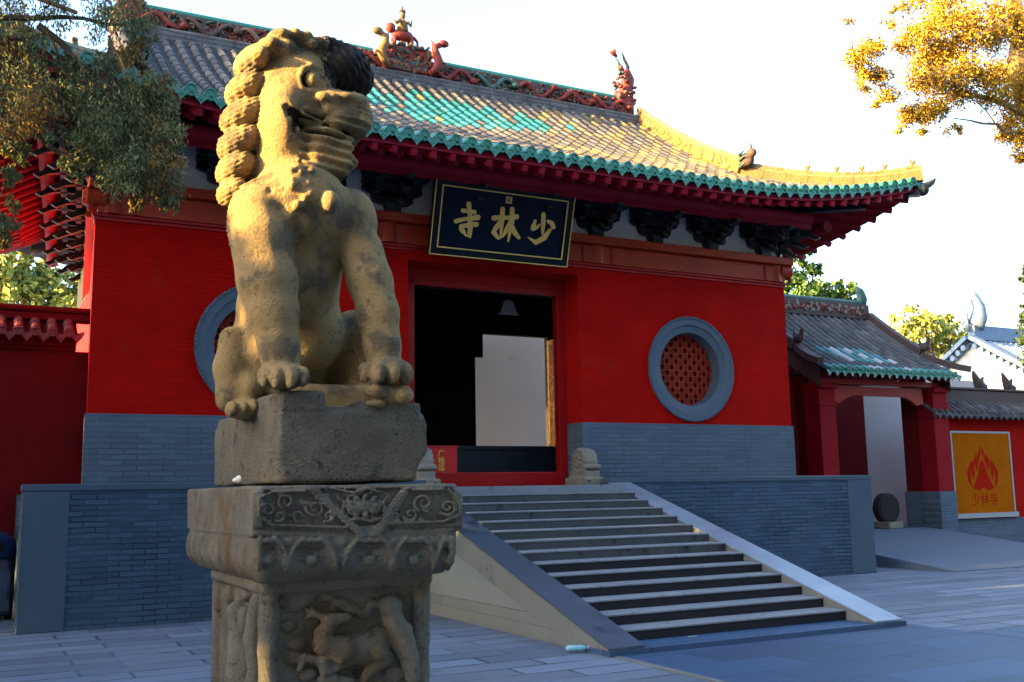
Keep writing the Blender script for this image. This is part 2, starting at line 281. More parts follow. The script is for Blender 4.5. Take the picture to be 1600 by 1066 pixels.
# ------------------------------------------------------------------ sculpting: signed distance fields + surface nets
class SDF:
    def __init__(s, lo, hi, h):
        s.lo = np.array(lo, float); s.h = h; s.n = np.ceil((np.array(hi)-s.lo)/h).astype(int)+1
        s.d = np.full(s.n, .5, np.float32)
    def blk(s, lo, hi, pad):
        a = np.clip(np.floor((np.array(lo)-pad-s.lo)/s.h).astype(int), 0, s.n); b = np.clip(np.ceil((np.array(hi)+pad-s.lo)/s.h).astype(int)+1, 0, s.n)
        if np.any(b <= a): return None
        sl_ = tuple(slice(i, j) for i, j in zip(a, b))
        g = [((np.arange(i, j)*s.h+o)).astype(np.float32) for i, j, o in zip(a, b, s.lo)]
        return sl_, g[0][:, None, None], g[1][None, :, None], g[2][None, None, :]
    def put(s, sl_, a, k, op):
        d = s.d[sl_]
        if op == 'u':
            if k > 0: hh = np.clip(.5+.5*(d-a)/k, 0, 1); s.d[sl_] = d*(1-hh)+a*hh-k*hh*(1-hh)
            else: s.d[sl_] = np.minimum(d, a)
        else:
            a = -a
            if k > 0: hh = np.clip(.5-.5*(d-a)/k, 0, 1); s.d[sl_] = d*(1-hh)+a*hh+k*hh*(1-hh)
            else: s.d[sl_] = np.maximum(d, a)
    def ell(s, c, r, k=.03, op='u', rot=None):
        c = np.array(c, float); r = np.array(r if hasattr(r, '__len__') else (r, r, r), float)
        m = r if rot is None else np.full(3, r.max())
        B = s.blk(c-m, c+m, k+3*s.h)
        if B is None: return
        sl_, X, Y, Z = B; x, y, z = X-c[0], Y-c[1], Z-c[2]
        if rot is not None: T = rot.T; x, y, z = T[0,0]*x+T[0,1]*y+T[0,2]*z, T[1,0]*x+T[1,1]*y+T[1,2]*z, T[2,0]*x+T[2,1]*y+T[2,2]*z
        k0 = np.sqrt((x/r[0])**2+(y/r[1])**2+(z/r[2])**2); k1 = np.sqrt((x/r[0]**2)**2+(y/r[1]**2)**2+(z/r[2]**2)**2)
        s.put(sl_, (k0*(k0-1)/(k1+1e-6)).astype(np.float32), k, op)
    def cap(s, p, q, r0, r1=None, k=.03, op='u'):
        r1 = r0 if r1 is None else r1; p, q = np.array(p, float), np.array(q, float); m = max(r0, r1)
        B = s.blk(np.minimum(p, q)-m, np.maximum(p, q)+m, k+3*s.h)
        if B is None: return
        sl_, X, Y, Z = B; v = q-p; L = v@v+1e-12
        t = np.clip(((X-p[0])*v[0]+(Y-p[1])*v[1]+(Z-p[2])*v[2])/L, 0, 1)
        a = np.sqrt((X-p[0]-t*v[0])**2+(Y-p[1]-t*v[1])**2+(Z-p[2]-t*v[2])**2)-(r0+(r1-r0)*t)
        s.put(sl_, a.astype(np.float32), k, op)
    def path(s, pts, r, k=.01, op='u'):
        r = r if hasattr(r, '__len__') else [r]*len(pts)
        for i in range(len(pts)-1): s.cap(pts[i], pts[i+1], r[i], r[i+1], k, op)
    def box(s, lo, hi, rd=.01, k=.0, op='u'):
        lo, hi = np.array(lo, float), np.array(hi, float); c = (lo+hi)/2; e = (hi-lo)/2-rd
        B = s.blk(lo, hi, k+3*s.h)
        if B is None: return
        sl_, X, Y, Z = B
        qx, qy, qz = np.abs(X-c[0])-e[0], np.abs(Y-c[1])-e[1], np.abs(Z-c[2])-e[2]
        a = np.sqrt(np.maximum(qx, 0)**2+np.maximum(qy, 0)**2+np.maximum(qz, 0)**2)+np.minimum(np.maximum(qx, np.maximum(qy, qz)), 0)-rd
        s.put(sl_, a.astype(np.float32), k, op)
    def mod(s, lo, hi, fn):
        B = s.blk(lo, hi, 0)
        if B is None: return
        sl_, X, Y, Z = B; s.d[sl_] += fn(X, Y, Z).astype(np.float32)
    def hit(s, px, py):
        """where the camera ray of a photo pixel first meets the sculpture"""
        d_ = ray(px, py); d_ = d_/np.linalg.norm(d_); t = np.arange(3.5, 8., s.h*.5); P = CAM+d_*t[:, None]; I = np.round((P-s.lo)/s.h).astype(int)
        ok = ((I >= 0) & (I < s.n)).all(1); I = I[ok]; P = P[ok]; v = s.d[I[:, 0], I[:, 1], I[:, 2]]; w_ = np.argmax(v < 0); return P[w_].astype(float), d_
    def rough(s, amp, seed=0):
        rg = np.random.default_rng(seed); g = [(np.arange(n)*s.h+o).astype(np.float32) for n, o in zip(s.n, s.lo)]
        for f in (7, 13, 27, 55):
            for _ in range(3):
                w = rg.normal(size=3)*f; ph = rg.uniform(0, 6.28); w2 = rg.normal(size=3)*f*.6
                a = np.sin(w[0]*g[0][:, None, None]+w[1]*g[1][None, :, None]+w[2]*g[2][None, None, :]+ph)
                s.d += (amp/3*(7/f)**.75*a).astype(np.float32)
    def mesh(s, name, mats, parent=None, smooth=True, fn=None, base=None):
        d = s.d; ins = d < 0; n = s.n
        c8 = np.zeros(n-1, np.int16)
        for i in (0, 1):
            for j in (0, 1):
                for k in (0, 1): c8 += ins[i:n[0]-1+i, j:n[1]-1+j, k:n[2]-1+k]
        act = (c8 > 0) & (c8 < 8); idx = np.full(n-1, -1, np.int64); A = np.argwhere(act); idx[act] = np.arange(len(A))
        acc = np.zeros((len(A), 3)); cnt = np.zeros(len(A))
        C8 = [(i, j, k) for i in (0, 1) for j in (0, 1) for k in (0, 1)]
        val = {c: d[A[:, 0]+c[0], A[:, 1]+c[1], A[:, 2]+c[2]].astype(float) for c in C8}
        for a in C8:
            for ax in range(3):
                if a[ax] == 0:
                    b = list(a); b[ax] = 1; b = tuple(b); va, vb = val[a], val[b]; x = (va < 0) != (vb < 0)
                    t = np.where(x, va/np.where(x, va-vb, 1), 0); p = np.tile(np.array(a, float), (len(A), 1)); p[:, ax] += t
                    acc[x] += p[x]; cnt[x] += 1
        V = (A+acc/np.maximum(cnt, 1)[:, None])*s.h+s.lo; F = []
        for ax in range(3):
            sa = [slice(1, n[q]-1) for q in range(3)]; sb = list(sa); sa[ax] = slice(0, n[ax]-1); sb[ax] = slice(1, n[ax])
            ia, ib = ins[tuple(sa)], ins[tuple(sb)]; E_ = np.argwhere(ia != ib)
            if not len(E_): continue
            flip = ~ia[tuple(E_.T)]; off = np.array([1, 1, 1]); off[ax] = 0; P = E_+off
            u, w = [(1, 2), (2, 0), (0, 1)][ax]; du = np.zeros(3, int); dw = np.zeros(3, int); du[u] = 1; dw[w] = 1
            q4 = [idx[tuple((P-du-dw).T)], idx[tuple((P-dw).T)], idx[tuple(P.T)], idx[tuple((P-du).T)]]
            f = np.stack(q4, 1); f[flip] = f[flip][:, ::-1]; F.append(f)
        F = np.concatenate(F); F = F[(F >= 0).all(1)]
        o = link(name, V, F, mats, parent, None, smooth, base)
        if fn is not None:
            cen = V[F].mean(1); mi = fn(cen)
            if len(o.data.polygons) == len(mi): o.data.polygons.foreach_set('material_index', mi.astype(np.int32))
        return o
def rotm(ax, deg):
    return np.array(Matrix.Rotation(R(deg), 3, ax))

# ------------------------------------------------------------------ ground and paths
X0, HW = 3.93, 6.28                 # hall centre line and half width of its walls
YF, FLOOR = .93, 1.68               # front wall plane, terrace floor height
g = MB(); g.add([(-600, -300, 0), (600, -300, 0), (600, 900, 0), (-600, 900, 0)], [(0, 1, 2, 3)])
o = g.build('ground', M['paving']); setp(o, kind='structure')
g = MB(); g.add([(1.93, -40, .004), (6.0, -40, .004), (6.0, -5.34, .004), (1.93, -5.34, .004)], [(0, 1, 2, 3)])
o = g.build('path', M['path']); setp(o, kind='structure')
g = MB(); g.add([(6.02, -40, .004), (30, -40, .004), (30, -6.2, .004), (6.02, -6.2, .004)], [(0, 1, 2, 3)])
o = g.build('forecourt', M['path']); setp(o, kind='structure')
g = MB(); g.box(1.85, 1.92, -40, -5.46, .0, .012); o = g.build('path_kerb', M['cheek_stone']); setp(o, kind='structure')

# ------------------------------------------------------------------ terrace
T = thing('brick_terrace', (4.04, 0, 0), 'low grey painted brick terrace that carries the red temple hall', 'terrace')
b = MB(); b.box(-3.10, 11.18, .03, 10.5, 0, FLOOR-.004); b.build('terrace_wall', M['grey_brick'], T)
def boxes(name, m, parent, *bb):
    for q in bb: b = MB(); b.box(*q); b.build(name, m, parent)
boxes('terrace_facing', M['grey_brick'], T, (-3.10, 2.30, .0, .035, 0, 1.70), (5.36, 11.18, .0, .035, 0, 1.70))
boxes('coping', M['grey_plaster'], T, (-3.145, 2.22, -.018, .34, 1.70, 1.787, .012), (5.42, 11.225, -.018, .34, 1.70, 1.787, .012))
for xa, xb in ((-3.131, -2.60), (10.62, 11.213)):
    b = MB(); b.box(xa, xb, -.013, .3, 0, 1.698, .012); b.build('pilaster', M['grey_plaster'], T)
b = MB(); b.box(2.225, 5.41, -.40, .05, 1.56, FLOOR, .008); b.build('top_landing', M['step_stone'], T)

# ------------------------------------------------------------------ staircase
ST = thing('stone_staircase', (3.93, -2.8, 0), 'stone staircase with wide sloping cheek slabs in front of the red hall door', 'staircase')
TR, Y1, PL = .3515, -.396, .057; RI = (FLOOR-PL)/14
for k in range(1, 14):
    y = Y1-k*TR; z = FLOOR-k*RI
    b = MB(); b.box(2.24, 5.39, y-.006, y+TR+.04, z-.022, z, .006); st_ = b.build('step', M['step_stone'], ST)
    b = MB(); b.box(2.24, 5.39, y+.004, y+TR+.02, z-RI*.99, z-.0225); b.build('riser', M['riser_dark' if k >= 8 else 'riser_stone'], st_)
b = MB(); b.box(1.83, 5.87, Y1-14*TR-.10, Y1-13*TR+.02, 0, PL, .005); b.build('base_slab', M['path'], ST)
yb = Y1-14*TR-.06; yt = Y1+.02
for xa, xb, sg in ((1.83, 2.238, -1), (5.392, 5.80, 1)):
    # body: triangle under the slab, slab: parallelogram
    zt, zb = FLOOR+.015, PL+.004
    b = MB(); b.prism([(yt-.0, zt-.30), (yb+.95, .0), (yt+.36, 0), (yt+.36, zt-.30)], (xa+.06, 0, 0), (0, 1, 0), (0, 0, 1), (1, 0, 0), xb-xa-.12)
    ck = b.build('cheek_wall', M['cheek_panel'], ST)
    b = MB(); b.prism([(yt+.37, zt), (yb, zb), (yb, .0), (yb+.62, .0), (yt+.37, zt-.36)], (xa+.004, 0, 0), (0, 1, 0), (0, 0, 1), (1, 0, 0), xb-xa-.008)
    b.build('cheek_slab', M['cheek_stone'], ST)
    b = MB(); d = .022; b.prism([(yt+.37, zt+d), (yb-.03, zb+d), (yb-.03, zb+.002), (yt+.37, zt+.002)], (xa-.003, 0, 0), (0, 1, 0), (0, 0, 1), (1, 0, 0), xb-xa+.006)
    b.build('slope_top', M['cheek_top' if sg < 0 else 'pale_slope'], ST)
    for f_ in (.24, .49, .74):
        yj = yt+.37+(yb-yt-.37)*f_; zj = zt+(zb-zt)*f_+d; b = MB(); b.bar((xa-.005, yj, zj), (xb+.005, yj, zj), .012, .006); b.build('slab_joint', M['riser_dark'], ST)
    xo = xa if sg < 0 else xb
    b = MB(); b.box(min(xo, xo-sg*.055), max(xo, xo-sg*.055), yb+.66, yt+.36, .0, .15, .004); b.box(min(xo-sg*.02, xo-sg*.058), max(xo-sg*.02, xo-sg*.058), yb+1.0, yt+.36, .15, .27, .004)
    b.build('plinth_moulding', M['cheek_stone'], ST)

# ------------------------------------------------------------------ hall: roof shape
HXE, YE, YR, ZR = 8.13, -.95, 5.0, 10.12; RUN = YR-YE; GX = 5.78
def uplift(d): return .66*np.clip((d-3.3)/4.83, 0, 1)**2
def prof(t): t = np.clip(t, 0, 1.05); return .60*t+.40*t*t
def zf(x, y):                         # front / rear slope
    t = (YR-abs(y-YR)-YE)/RUN; ze = 6.64+uplift(abs(x-X0))*np.clip(1-t, 0, 1)**1.6
    return ze+(ZR-ze)*prof(t)
def zs(x, y):                         # left / right skirts
    ds = HXE-abs(x-X0); t = ds/RUN; ze = 6.64+uplift(abs(y-YR)-(RUN-HXE))*np.clip(1-t, 0, 1)**1.6
    return ze+(ZR-ze)*prof(t)
def on_roof(px, py):
    d = ray(px, py); a, c = 8., 40.
    for s_ in np.linspace(10, 32, 400):
        p = CAM+d*s_
        if p[1] > YE and p[2] < zf(p[0], p[1]): return p
    return p
H = thing('temple_gate_hall', (X0, 5, FLOOR), 'red temple gate hall with round windows under a curved hip-and-gable tile roof', 'temple hall')

def in_poly(x, y, P):
    c = False; n = len(P)
    for i in range(n):
        (x1, y1), (x2, y2) = P[i], P[i-1]
        if (y1 > y) != (y2 > y) and x < (x2-x1)*(y-y1)/(y2-y1)+x1: c = not c
    return c
PATCH = [tuple(on_roof(*p)[:2]) for p in ((520, 128), (600, 148), (650, 146), (720, 168), (800, 185), (890, 206), (850, 213), (760, 207), (700, 203), (640, 190), (585, 170), (520, 150))]

def barrel(b, P, r0, r1, seg=5, close=False):
    """one half-round tile from P[0] (low end) to P[1]"""
    p, q = np.array(P[0], float), np.array(P[1], float); d = q-p; d /= np.linalg.norm(d)
    x = np.cross(d, (0, 0, 1)); x /= np.linalg.norm(x); z = np.cross(x, d); vs = []
    for c, r in ((p, r0), (q, r1)):
        for j in range(seg+1): t = math.pi*j/seg; vs.append(c+x*r*math.cos(t)+z*(r*math.sin(t)-.01))
    fs = [(j, j+1, seg+2+j, seg+1+j) for j in range(seg)]+[tuple(range(seg, -1, -1))]
    b.add(vs, fs)
SP = .25
def slope_rows(b, eb, db, fixed, along, rng, yend, zfun, sgn, tl=.29, patch=None, r0=.080, r1=.068):
    """rows of half-round tiles; rng: row coordinates, sgn: uphill direction"""
    for x in rng:
        e = yend(x)
        if abs(e-fixed) < .15: continue
        n = max(1, int(abs(e-fixed)/tl)); ys = np.linspace(fixed, e, n+1)
        for i in range(n):
            ya, yb_ = ys[i], ys[i+1]; jit = random.uniform(-.006, .006)
            if along == 'y': P = ((x+jit, ya, zfun(x, ya)+.035), (x+jit, yb_, zfun(x, yb_)+.035)); cx_, cy_ = x, (ya+yb_)/2
            else: P = ((ya, x+jit, zfun(ya, x)+.035), (yb_, x+jit, zfun(yb_, x)+.035)); cx_, cy_ = (ya+yb_)/2, x
            b.cm = 1 if i == 0 else (1 if patch and in_poly(cx_+random.gauss(0, .16), cy_+random.gauss(0, .13), patch) and random.random() < .93 else 0)
            if patch and i and b.cm == 0 and cx_ > 5.2+(cy_-1.2)*.5 and random.random() < .45: b.cm = 2  # scattered ochre tiles carry the sun glow in their colour
            if b.cm == 1 and i and random.random() < .04: b.cm = 2
            barrel(b, P, r0, r1)
def eave_end(eb, c, out, r=.088):
    """round tile end and drip tile at an eave; out = outward unit vector"""
    c = np.array(c, float); out = np.array(out, float); s_ = np.cross(out, (0, 0, 1)); up = np.array((0, 0, 1.))
    n = 12; ring = lambda rr, o_: [c+out*o_+(s_*math.cos(2*math.pi*j/n)+up*math.sin(2*math.pi*j/n))*rr for j in range(n)]
    vs = ring(r, -.10)+ring(r, .02)+ring(r*.78, .02)+ring(r*.70, .006)+ring(r*.34, .006)+ring(r*.30, .018)+[c+out*.018]
    fs = []
    for k in range(5): fs += [(k*n+j, k*n+(j+1) % n, (k+1)*n+(j+1) % n, (k+1)*n+j) for j in range(n)]
    fs += [(5*n+j, 5*n+(j+1) % n, 6*n) for j in range(n)]
    eb.add(vs, fs)
def drip(eb, c, out, w=.115):
    c = np.array(c, float); out = np.array(out, float); s_ = np.cross(out, (0, 0, 1)); up = np.array((0, 0, 1.))
    prf = [(-1, .03), (-.8, -.015), (-.55, -.055), (-.25, -.085), (0, -.125), (.25, -.085), (.55, -.055), (.8, -.015), (1, .03)]
    top = [c+s_*w*u+up*(.035-.03*(1-u*u)) for u, v in prf]; bot = [c+s_*w*u+up*v+out*.02 for u, v in prf]; k = len(prf)
    back = [p-out*.16+up*.05 for p in top]
    inn = [p-out*.02+(c+up*(-.02)-p)*.25 for p in bot]
    eb.add(top+bot+back, [(i, i+1, k+i+1, k+i) for i in range(k-1)]+[(2*k+i, 2*k+i+1, i+1, i) for i in range(k-1)])
    eb.add([p-out*.022 for p in bot]+[p-out*.022 for p in top], [(k+i, k+i+1, i+1, i) for i in range(k-1)])
    eb.add([c+s_*w*.5*u+up*(v*.55-.01)+out*.03 for u, v in prf[1:-1]], [tuple(range(len(prf)-3, -1, -1))])
# shell
b = MB(); nx, ny = 66, 20
def grid(b, us, vs_, fn):
    k = len(us); P = [fn(u, v) for v in vs_ for u in us]
    b.add(P, [(j*k+i, j*k+i+1, (j+1)*k+i+1, (j+1)*k+i) for j in range(len(vs_)-1) for i in range(k-1)])
xs = np.linspace(-1, 1, nx)
for side in (1, -1):
    def fpt(u, v, dz=0., side=side):
        y = YE+RUN*v; xe = HXE-(y-YE) if y-YE < HXE-GX else GX
        x = X0+u*xe; yy = y if side > 0 else 2*YR-y
        return (x, yy, zf(x, y)+dz)
    grid(b, xs if side > 0 else xs[::-1], np.linspace(0, 1, ny), fpt)
    grid(b, xs[::-1] if side > 0 else xs, np.linspace(0, 1, ny), lambda u, v: fpt(u, v, -.10))
    def spt(u, v, dz=0., side=side):
        ds = (HXE-GX+.25)*v; x = X0+side*(HXE-ds); y = YR+u*(RUN-min(ds, HXE-GX))
        return (x, y, zs(x, y)+dz)
    grid(b, xs if side > 0 else xs[::-1], np.linspace(0, 1, 9), spt)
    grid(b, xs[::-1] if side > 0 else xs, np.linspace(0, 1, 9), lambda u, v: spt(u, v, -.10))
roof = b.build('roof', M['tile_pan'], H, smooth=True)
b = MB()
rows = [X0+SP*(i+.5)*s_ for i in range(33) for s_ in (1, -1) if SP*(i+.5) < HXE-.1]
slope_rows(b, None, None, YE, 'y', rows, lambda x: YR-.12 if abs(x-X0) < GX-.1 else YE+HXE-abs(x-X0)-.05, zf, 1, patch=PATCH)
b.build('front_roof_tiles', [M['tile_grey'], M['tile_teal'], M['tile_ochre']], roof)
for sg in (1, -1):
    b = MB(); rr = [YR+SP*(i+.5)*s_ for i in range(24) for s_ in (1, -1) if SP*(i+.5) < RUN-.1]
    def yend(y, sg=sg):
        dd = min(HXE-GX, RUN-abs(y-YR)-.05); return X0+sg*(HXE-dd)
    slope_rows(b, None, None, X0+sg*HXE, 'x', rr, yend, zs, -sg)
    b.build('side_roof_tiles', [M['tile_grey'], M['tile_teal'], M['tile_ochre']], roof)
b = MB()
for x in rows: eave_end(b, (x, YE-.03, zf(x, YE)+.035), (0, -1, 0))
for i in range(-32, 33): x = X0+SP*i; drip(b, (x, YE-.035, zf(x, YE)-.01), (0, -1, 0))
for sg in (1, -1):
    for y in rr:
        x = X0+sg*(HXE+.03); eave_end(b, (x, y, zs(x, y)+.035), (sg, 0, 0)); drip(b, (x, y+SP/2, zs(x, y+SP/2)-.01), (sg, 0, 0))
b.build('eave_tiles', M['tile_green'], roof)
b = MB()                                # little nails on the eave tiles
for x in rows:
    if random.random() < .55: b.tube([(x, YE+.10, zf(x, YE)+.10), (x+random.uniform(-.01, .01), YE+.10, zf(x, YE)+random.uniform(.15, .21))], [.016, .006], 5)
b.build('eave_nails', M['tile_green'], roof)
# rear rows are out of sight; gables
for sg in (1, -1):
    b = MB(); xg = X0+sg*(GX-.30); n = 15
    ys_ = np.linspace(YE+HXE-GX, 2*YR-(YE+HXE-GX), n); zb_ = zf(X0+GX, YE+HXE-GX)-.2
    top = [(xg, y, zf(X0+GX, y)-.02) for y in ys_]; bot = [(xg, y, zb_) for y in ys_]
    b.add(top+bot, [(i, i+1, n+i+1, n+i) for i in range(n-1)]); b.build('gable', M['red_dark'], H)
# mortar bed, main ridge with carved dragons
b = MB(); b.box(X0-GX+.1, X0+GX-.1, YR-.34, YR+.34, 9.72, 10.16, .03); rb_ = b.build('ridge_bed', M['mortar'], roof)
b = MB(); b.box(X0-GX+.18, X0+GX-.18, YR-.13, YR+.13, 10.15, 10.56); b.box(X0-GX+.12, X0+GX-.12, YR-.2, YR+.2, 10.14, 10.20)
ridge = b.build('main_ridge', M['ridge_dark'], H)
b = MB(); b.tube([(X0-GX+.15, YR, 10.60), (X0-.75, YR, 10.60)], .085, 10); b.tube([(X0+.75, YR, 10.60), (X0+GX-.5, YR, 10.60)], .085, 10); b.build('ridge_cap', M['tile_green'], ridge)
carv = [M['ridge_red'], M['ridge_green'], M['ridge_cream'], M['ridge_dark'], M['ridge_ochre']]
b = MB(); rr_ = random.Random(3)
for i in range(620):
    x = X0+rr_.uniform(-GX+.2, GX-.2); z = rr_.uniform(10.20, 10.54)
    b.cm = (0 if rr_.random() < .55 else 3) if math.sin(x*1.7)+rr_.uniform(-.8, .8) > 0 else rr_.choice((1, 3, 2, 3, 0, 0))
    a = rotm('Y', rr_.uniform(0, 180))
    b.ell((x, YR-.14, z), (rr_.uniform(.03, .085), rr_.uniform(.03, .075), rr_.uniform(.018, .04)), 7, 5, a)
for k in range(11):                       # wriggling dragons in relief
    xc_ = X0-5.0+k*1.0
    if abs(xc_-X0) < .6: continue
    b.cm = (0, 3, 2, 0, 0, 3, 0, 1, 0, 0, 0)[k]; ph = rr_.uniform(0, 6)
    pts = [(xc_+(t-.5)*.95, YR-.17-.03*math.sin(t*9), 10.36+.12*math.sin(t*8+ph)) for t in np.linspace(0, 1, 16)]
    b.tube(pts, [.025+.035*math.sin(math.pi*t) for t in np.linspace(0.05, 1, 16)], 7)
    b.ell((pts[-1][0], YR-.2, pts[-1][2]+.02), (.09, .07, .07), 8, 6)
    for q in (4, 10): b.tube([pts[q], (pts[q][0]+.06, YR-.2, pts[q][2]-.11), (pts[q][0]+.13, YR-.21, pts[q][2]-.12)], [.025, .018, .01], 5)
b.build('dragon_carving', carv, ridge, smooth=True)
# ridge centre: block with two dragons, and a figure riding a lion
b = MB(); b.cm = 0; b.box(X0-.62, X0+.50, YR-.26, YR+.26, 10.15, 10.78, .05); b.cm = 3; b.box(X0-.50, X0+.40, YR-.29, YR+.29, 10.20, 10.45, .03)
for i in range(110):
    b.cm = rr_.choice((0, 0, 3, 1, 4)); b.ell((X0+rr_.uniform(-.62, .5), YR-.27, rr_.uniform(10.2, 10.8)), (rr_.uniform(.03, .08), .05, rr_.uniform(.02, .05)), 7, 5, rotm('Y', rr_.uniform(0, 180)))
for sg, cm in ((-1, 4), (1, 0)):
    b.cm = cm; base_ = X0-.06+sg*.56
    pts = [(base_-sg*.10, YR-.36, 10.20), (base_+sg*.02, YR-.40, 10.32), (base_+sg*.08, YR-.40, 10.48), (base_-sg*.0, YR-.42, 10.64), (base_-sg*.02, YR-.42, 10.78), (base_+sg*.14, YR-.44, 10.86)]
    b.tube(pts, [.05, .085, .10, .09, .08, .06], 9); b.ell((base_+sg*.17, YR-.45, 10.87), (.12, .08, .08), 9, 7)
    b.tube([pts[4], (base_-sg*.1, YR-.4, 10.94)], [.03, .012], 5); b.tube([pts[2], (base_+sg*.2, YR-.45, 10.44), (base_+sg*.24, YR-.46, 10.36)], [.03, .025, .015], 5)
cp = b.build('ridge_centrepiece', carv, H, smooth=True)
b = MB(); fx = X0-.08
b.cm = 0; b.ell((fx, YR-.02, 11.08), (.26, .12, .13), 10, 7); b.ell((fx-.27, YR-.03, 11.20), (.11, .10, .11), 9, 7)
for dx in (-.18, .18): b.tube([(fx+dx, YR-.06, 11.02), (fx+dx*1.15, YR-.06, 10.78)], [.05, .04], 7); b.tube([(fx+dx, YR+.06, 11.02), (fx+dx*1.1, YR+.06, 10.78)], [.05, .04], 7)
b.tube([(fx+.24, YR, 11.10), (fx+.34, YR, 11.02), (fx+.36, YR, 10.86)], [.04, .03, .02], 6)
b.cm = 4; b.tube([(fx+.0, YR-.02, 11.15), (fx+.0, YR-.02, 11.36), (fx-.01, YR-.02, 11.44)], [.13, .105, .05], 9)
b.tube([(fx-.08, YR-.1, 11.38), (fx-.17, YR-.14, 11.28), (fx-.24, YR-.14, 11.34)], [.04, .035, .03], 6); b.tube([(fx+.08, YR-.1, 11.38), (fx+.16, YR-.1, 11.28), (fx+.17, YR-.12, 11.42)], [.04, .03, .02], 6)
b.cm = 2; b.ell((fx-.01, YR-.03, 11.52), (.075, .075, .09), 9, 7); b.cm = 3; b.ell((fx-.01, YR-.02, 11.60), (.085, .085, .06), 9, 6); b.cm = 4; b.tube([(fx-.01, YR-.02, 11.63), (fx-.01, YR-.02, 11.74)], [.035, .015], 6)
b.build('lion_rider_figure', carv, cp, smooth=True)
# ridge-end dragon tails
for sg in (1, -1):
    b = MB(); ex = X0+sg*(GX-.22); rq = random.Random(5)
    b.cm = 0; b.box(min(ex-sg*.34, ex+sg*.10), max(ex-sg*.34, ex+sg*.10), YR-.16, YR+.16, 10.15, 10.75, .05)
    pts = [(ex-sg*.22, YR, 10.55), (ex-sg*.02, YR, 10.85), (ex+sg*.04, YR, 11.12), (ex-sg*.02, YR, 11.34)]
    b.tube(pts, [.17, .17, .16, .11], 10)
    for i in range(60):
        b.cm = rq.choice((0, 0, 1, 3, 2)); t = rq.random(); b.ell((ex+sg*rq.uniform(-.34, .14), YR+rq.choice((-1, 1))*rq.uniform(.1, .17), rq.uniform(10.2, 11.35)), (rq.uniform(.03, .08), .06, rq.uniform(.025, .06)), 7, 5, rotm('Y', rq.uniform(0, 180)))
    b.cm = 1; b.tube([(ex-sg*.06, YR, 11.26), (ex-sg*.20, YR, 11.44), (ex-sg*.30, YR, 11.62)], [.08, .06, .03], 7)
    b.cm = 0; b.ell((ex-sg*.34, YR, 11.70), (.13, .05, .05), 7, 5, rotm('Y', 25*sg)); b.ell((ex-sg*.32, YR, 11.74), (.05, .05, .09), 7, 5)
    b.cm = 3; b.tube([(ex+sg*.02, YR, 11.30), (ex+sg*.06, YR, 11.45), (ex-sg*.04, YR, 11.62), (ex-sg*.10, YR, 11.80)], [.05, .04, .035, .01], 6)
    b.build('ridge_end_dragon', carv, H, smooth=True)
# descending and hip ridges with small beasts
for sg in (1, -1):
    b = MB(); xg = X0+sg*(GX-.02); pts = [np.array((xg, y, zf(X0+GX, y)+.02)) for y in np.linspace(YR-.2, YE+HXE-GX-.02, 10)]
    cor = [np.array((X0+sg*(GX+k), YE+HXE-GX-k, zf(X0+GX+k, YE+HXE-GX-k)+.02)) for k in np.linspace(0, HXE-GX+.02, 9)]
    def ridge_run(b, P, w, h):
        for i in range(len(P)-1):
            p, q = P[i]+np.array((0, 0, h/2)), P[i+1]+np.array((0, 0, h/2)); e = (q-p)*.02; b.bar(p-e, q+e, w, h)
    ridge_run(b, pts, .20, .30); b.cm = 1; ridge_run(b, [p+np.array((0, 0, .30)) for p in pts], .13, .09); b.cm = 0
    for i in range(40):
        t = random.random()*8.9; p = pts[int(t)]*(1-t % 1)+pts[min(int(t)+1, 9)]*(t % 1)
        b.cm = random.choice((0, 0, 1)); b.ell((p[0]-.1*sg, p[1], p[2]+random.uniform(.05, .27)), (.035, .09, .05), 6, 5)
    b.cm = 1
    for P_ in (pts, cor):
        for i in range(len(P_)-1):
            for t in (0, .33, .66): q0 = P_[i]*(1-t)+P_[i+1]*t; q1 = P_[i]*(.70-t)+P_[i+1]*(.30+t); dz = np.array((0, 0, .375 if P_ is pts else .27)); b.tube([q0+dz, q1+dz], [.075, .066], 8)
    dr = b.build('descending_ridge', [M['ridge_ochre'], M['tile_ochre']], H)
    b = MB(); ridge_run(b, cor, .18, .20); b.cm = 1; ridge_run(b, [p+np.array((0, 0, .20)) for p in cor], .12, .08); b.build('hip_ridge', [M['ridge_ochre'], M['tile_ochre']], H)
    p = cor[0]; b = MB(); b.cm = 3
    b.ell(p+np.array((-.0*sg, -.14, .30)), (.13, .22, .16), 9, 7); b.ell(p+np.array((-.02*sg, -.34, .40)), (.09, .12, .10), 8, 6); b.cm = 1
    for dz in (.16, .30, .42): b.tube([p+np.array((0, .02, dz+.04)), p+np.array((-.14*sg, -.12, dz)), p+np.array((-.16*sg, -.30, dz+.04))], [.03, .035, .012], 5)
    b.tube([p+np.array((0, -.3, .46)), p+np.array((0, -.30, .58)), p+np.array((0, -.22, .66))], [.035, .025, .01], 5); b.build('ridge_beast_head', carv, H, smooth=True)
    for i, k in enumerate((3, 4.3, 5.4, 6.4, 7.6)):
        p = cor[int(k)]*(1-k % 1)+cor[min(int(k)+1, 8)]*(k % 1)+np.array((0, 0, .27)); b = MB()
        b.tube([p, p+np.array((0, 0, .10))], [.05, .04], 7); b.ell(p+np.array((.02*sg, -.02, .13)), (.035, .05, .04), 7, 5)
        b.tube([p+np.array((.0, .02, .12)), p+np.array((-.02*sg, .03, .20+.08*(i == 4)))], [.02, .006], 5); b.build('ridge_beast', M['ridge_ochre'], H, smooth=True)

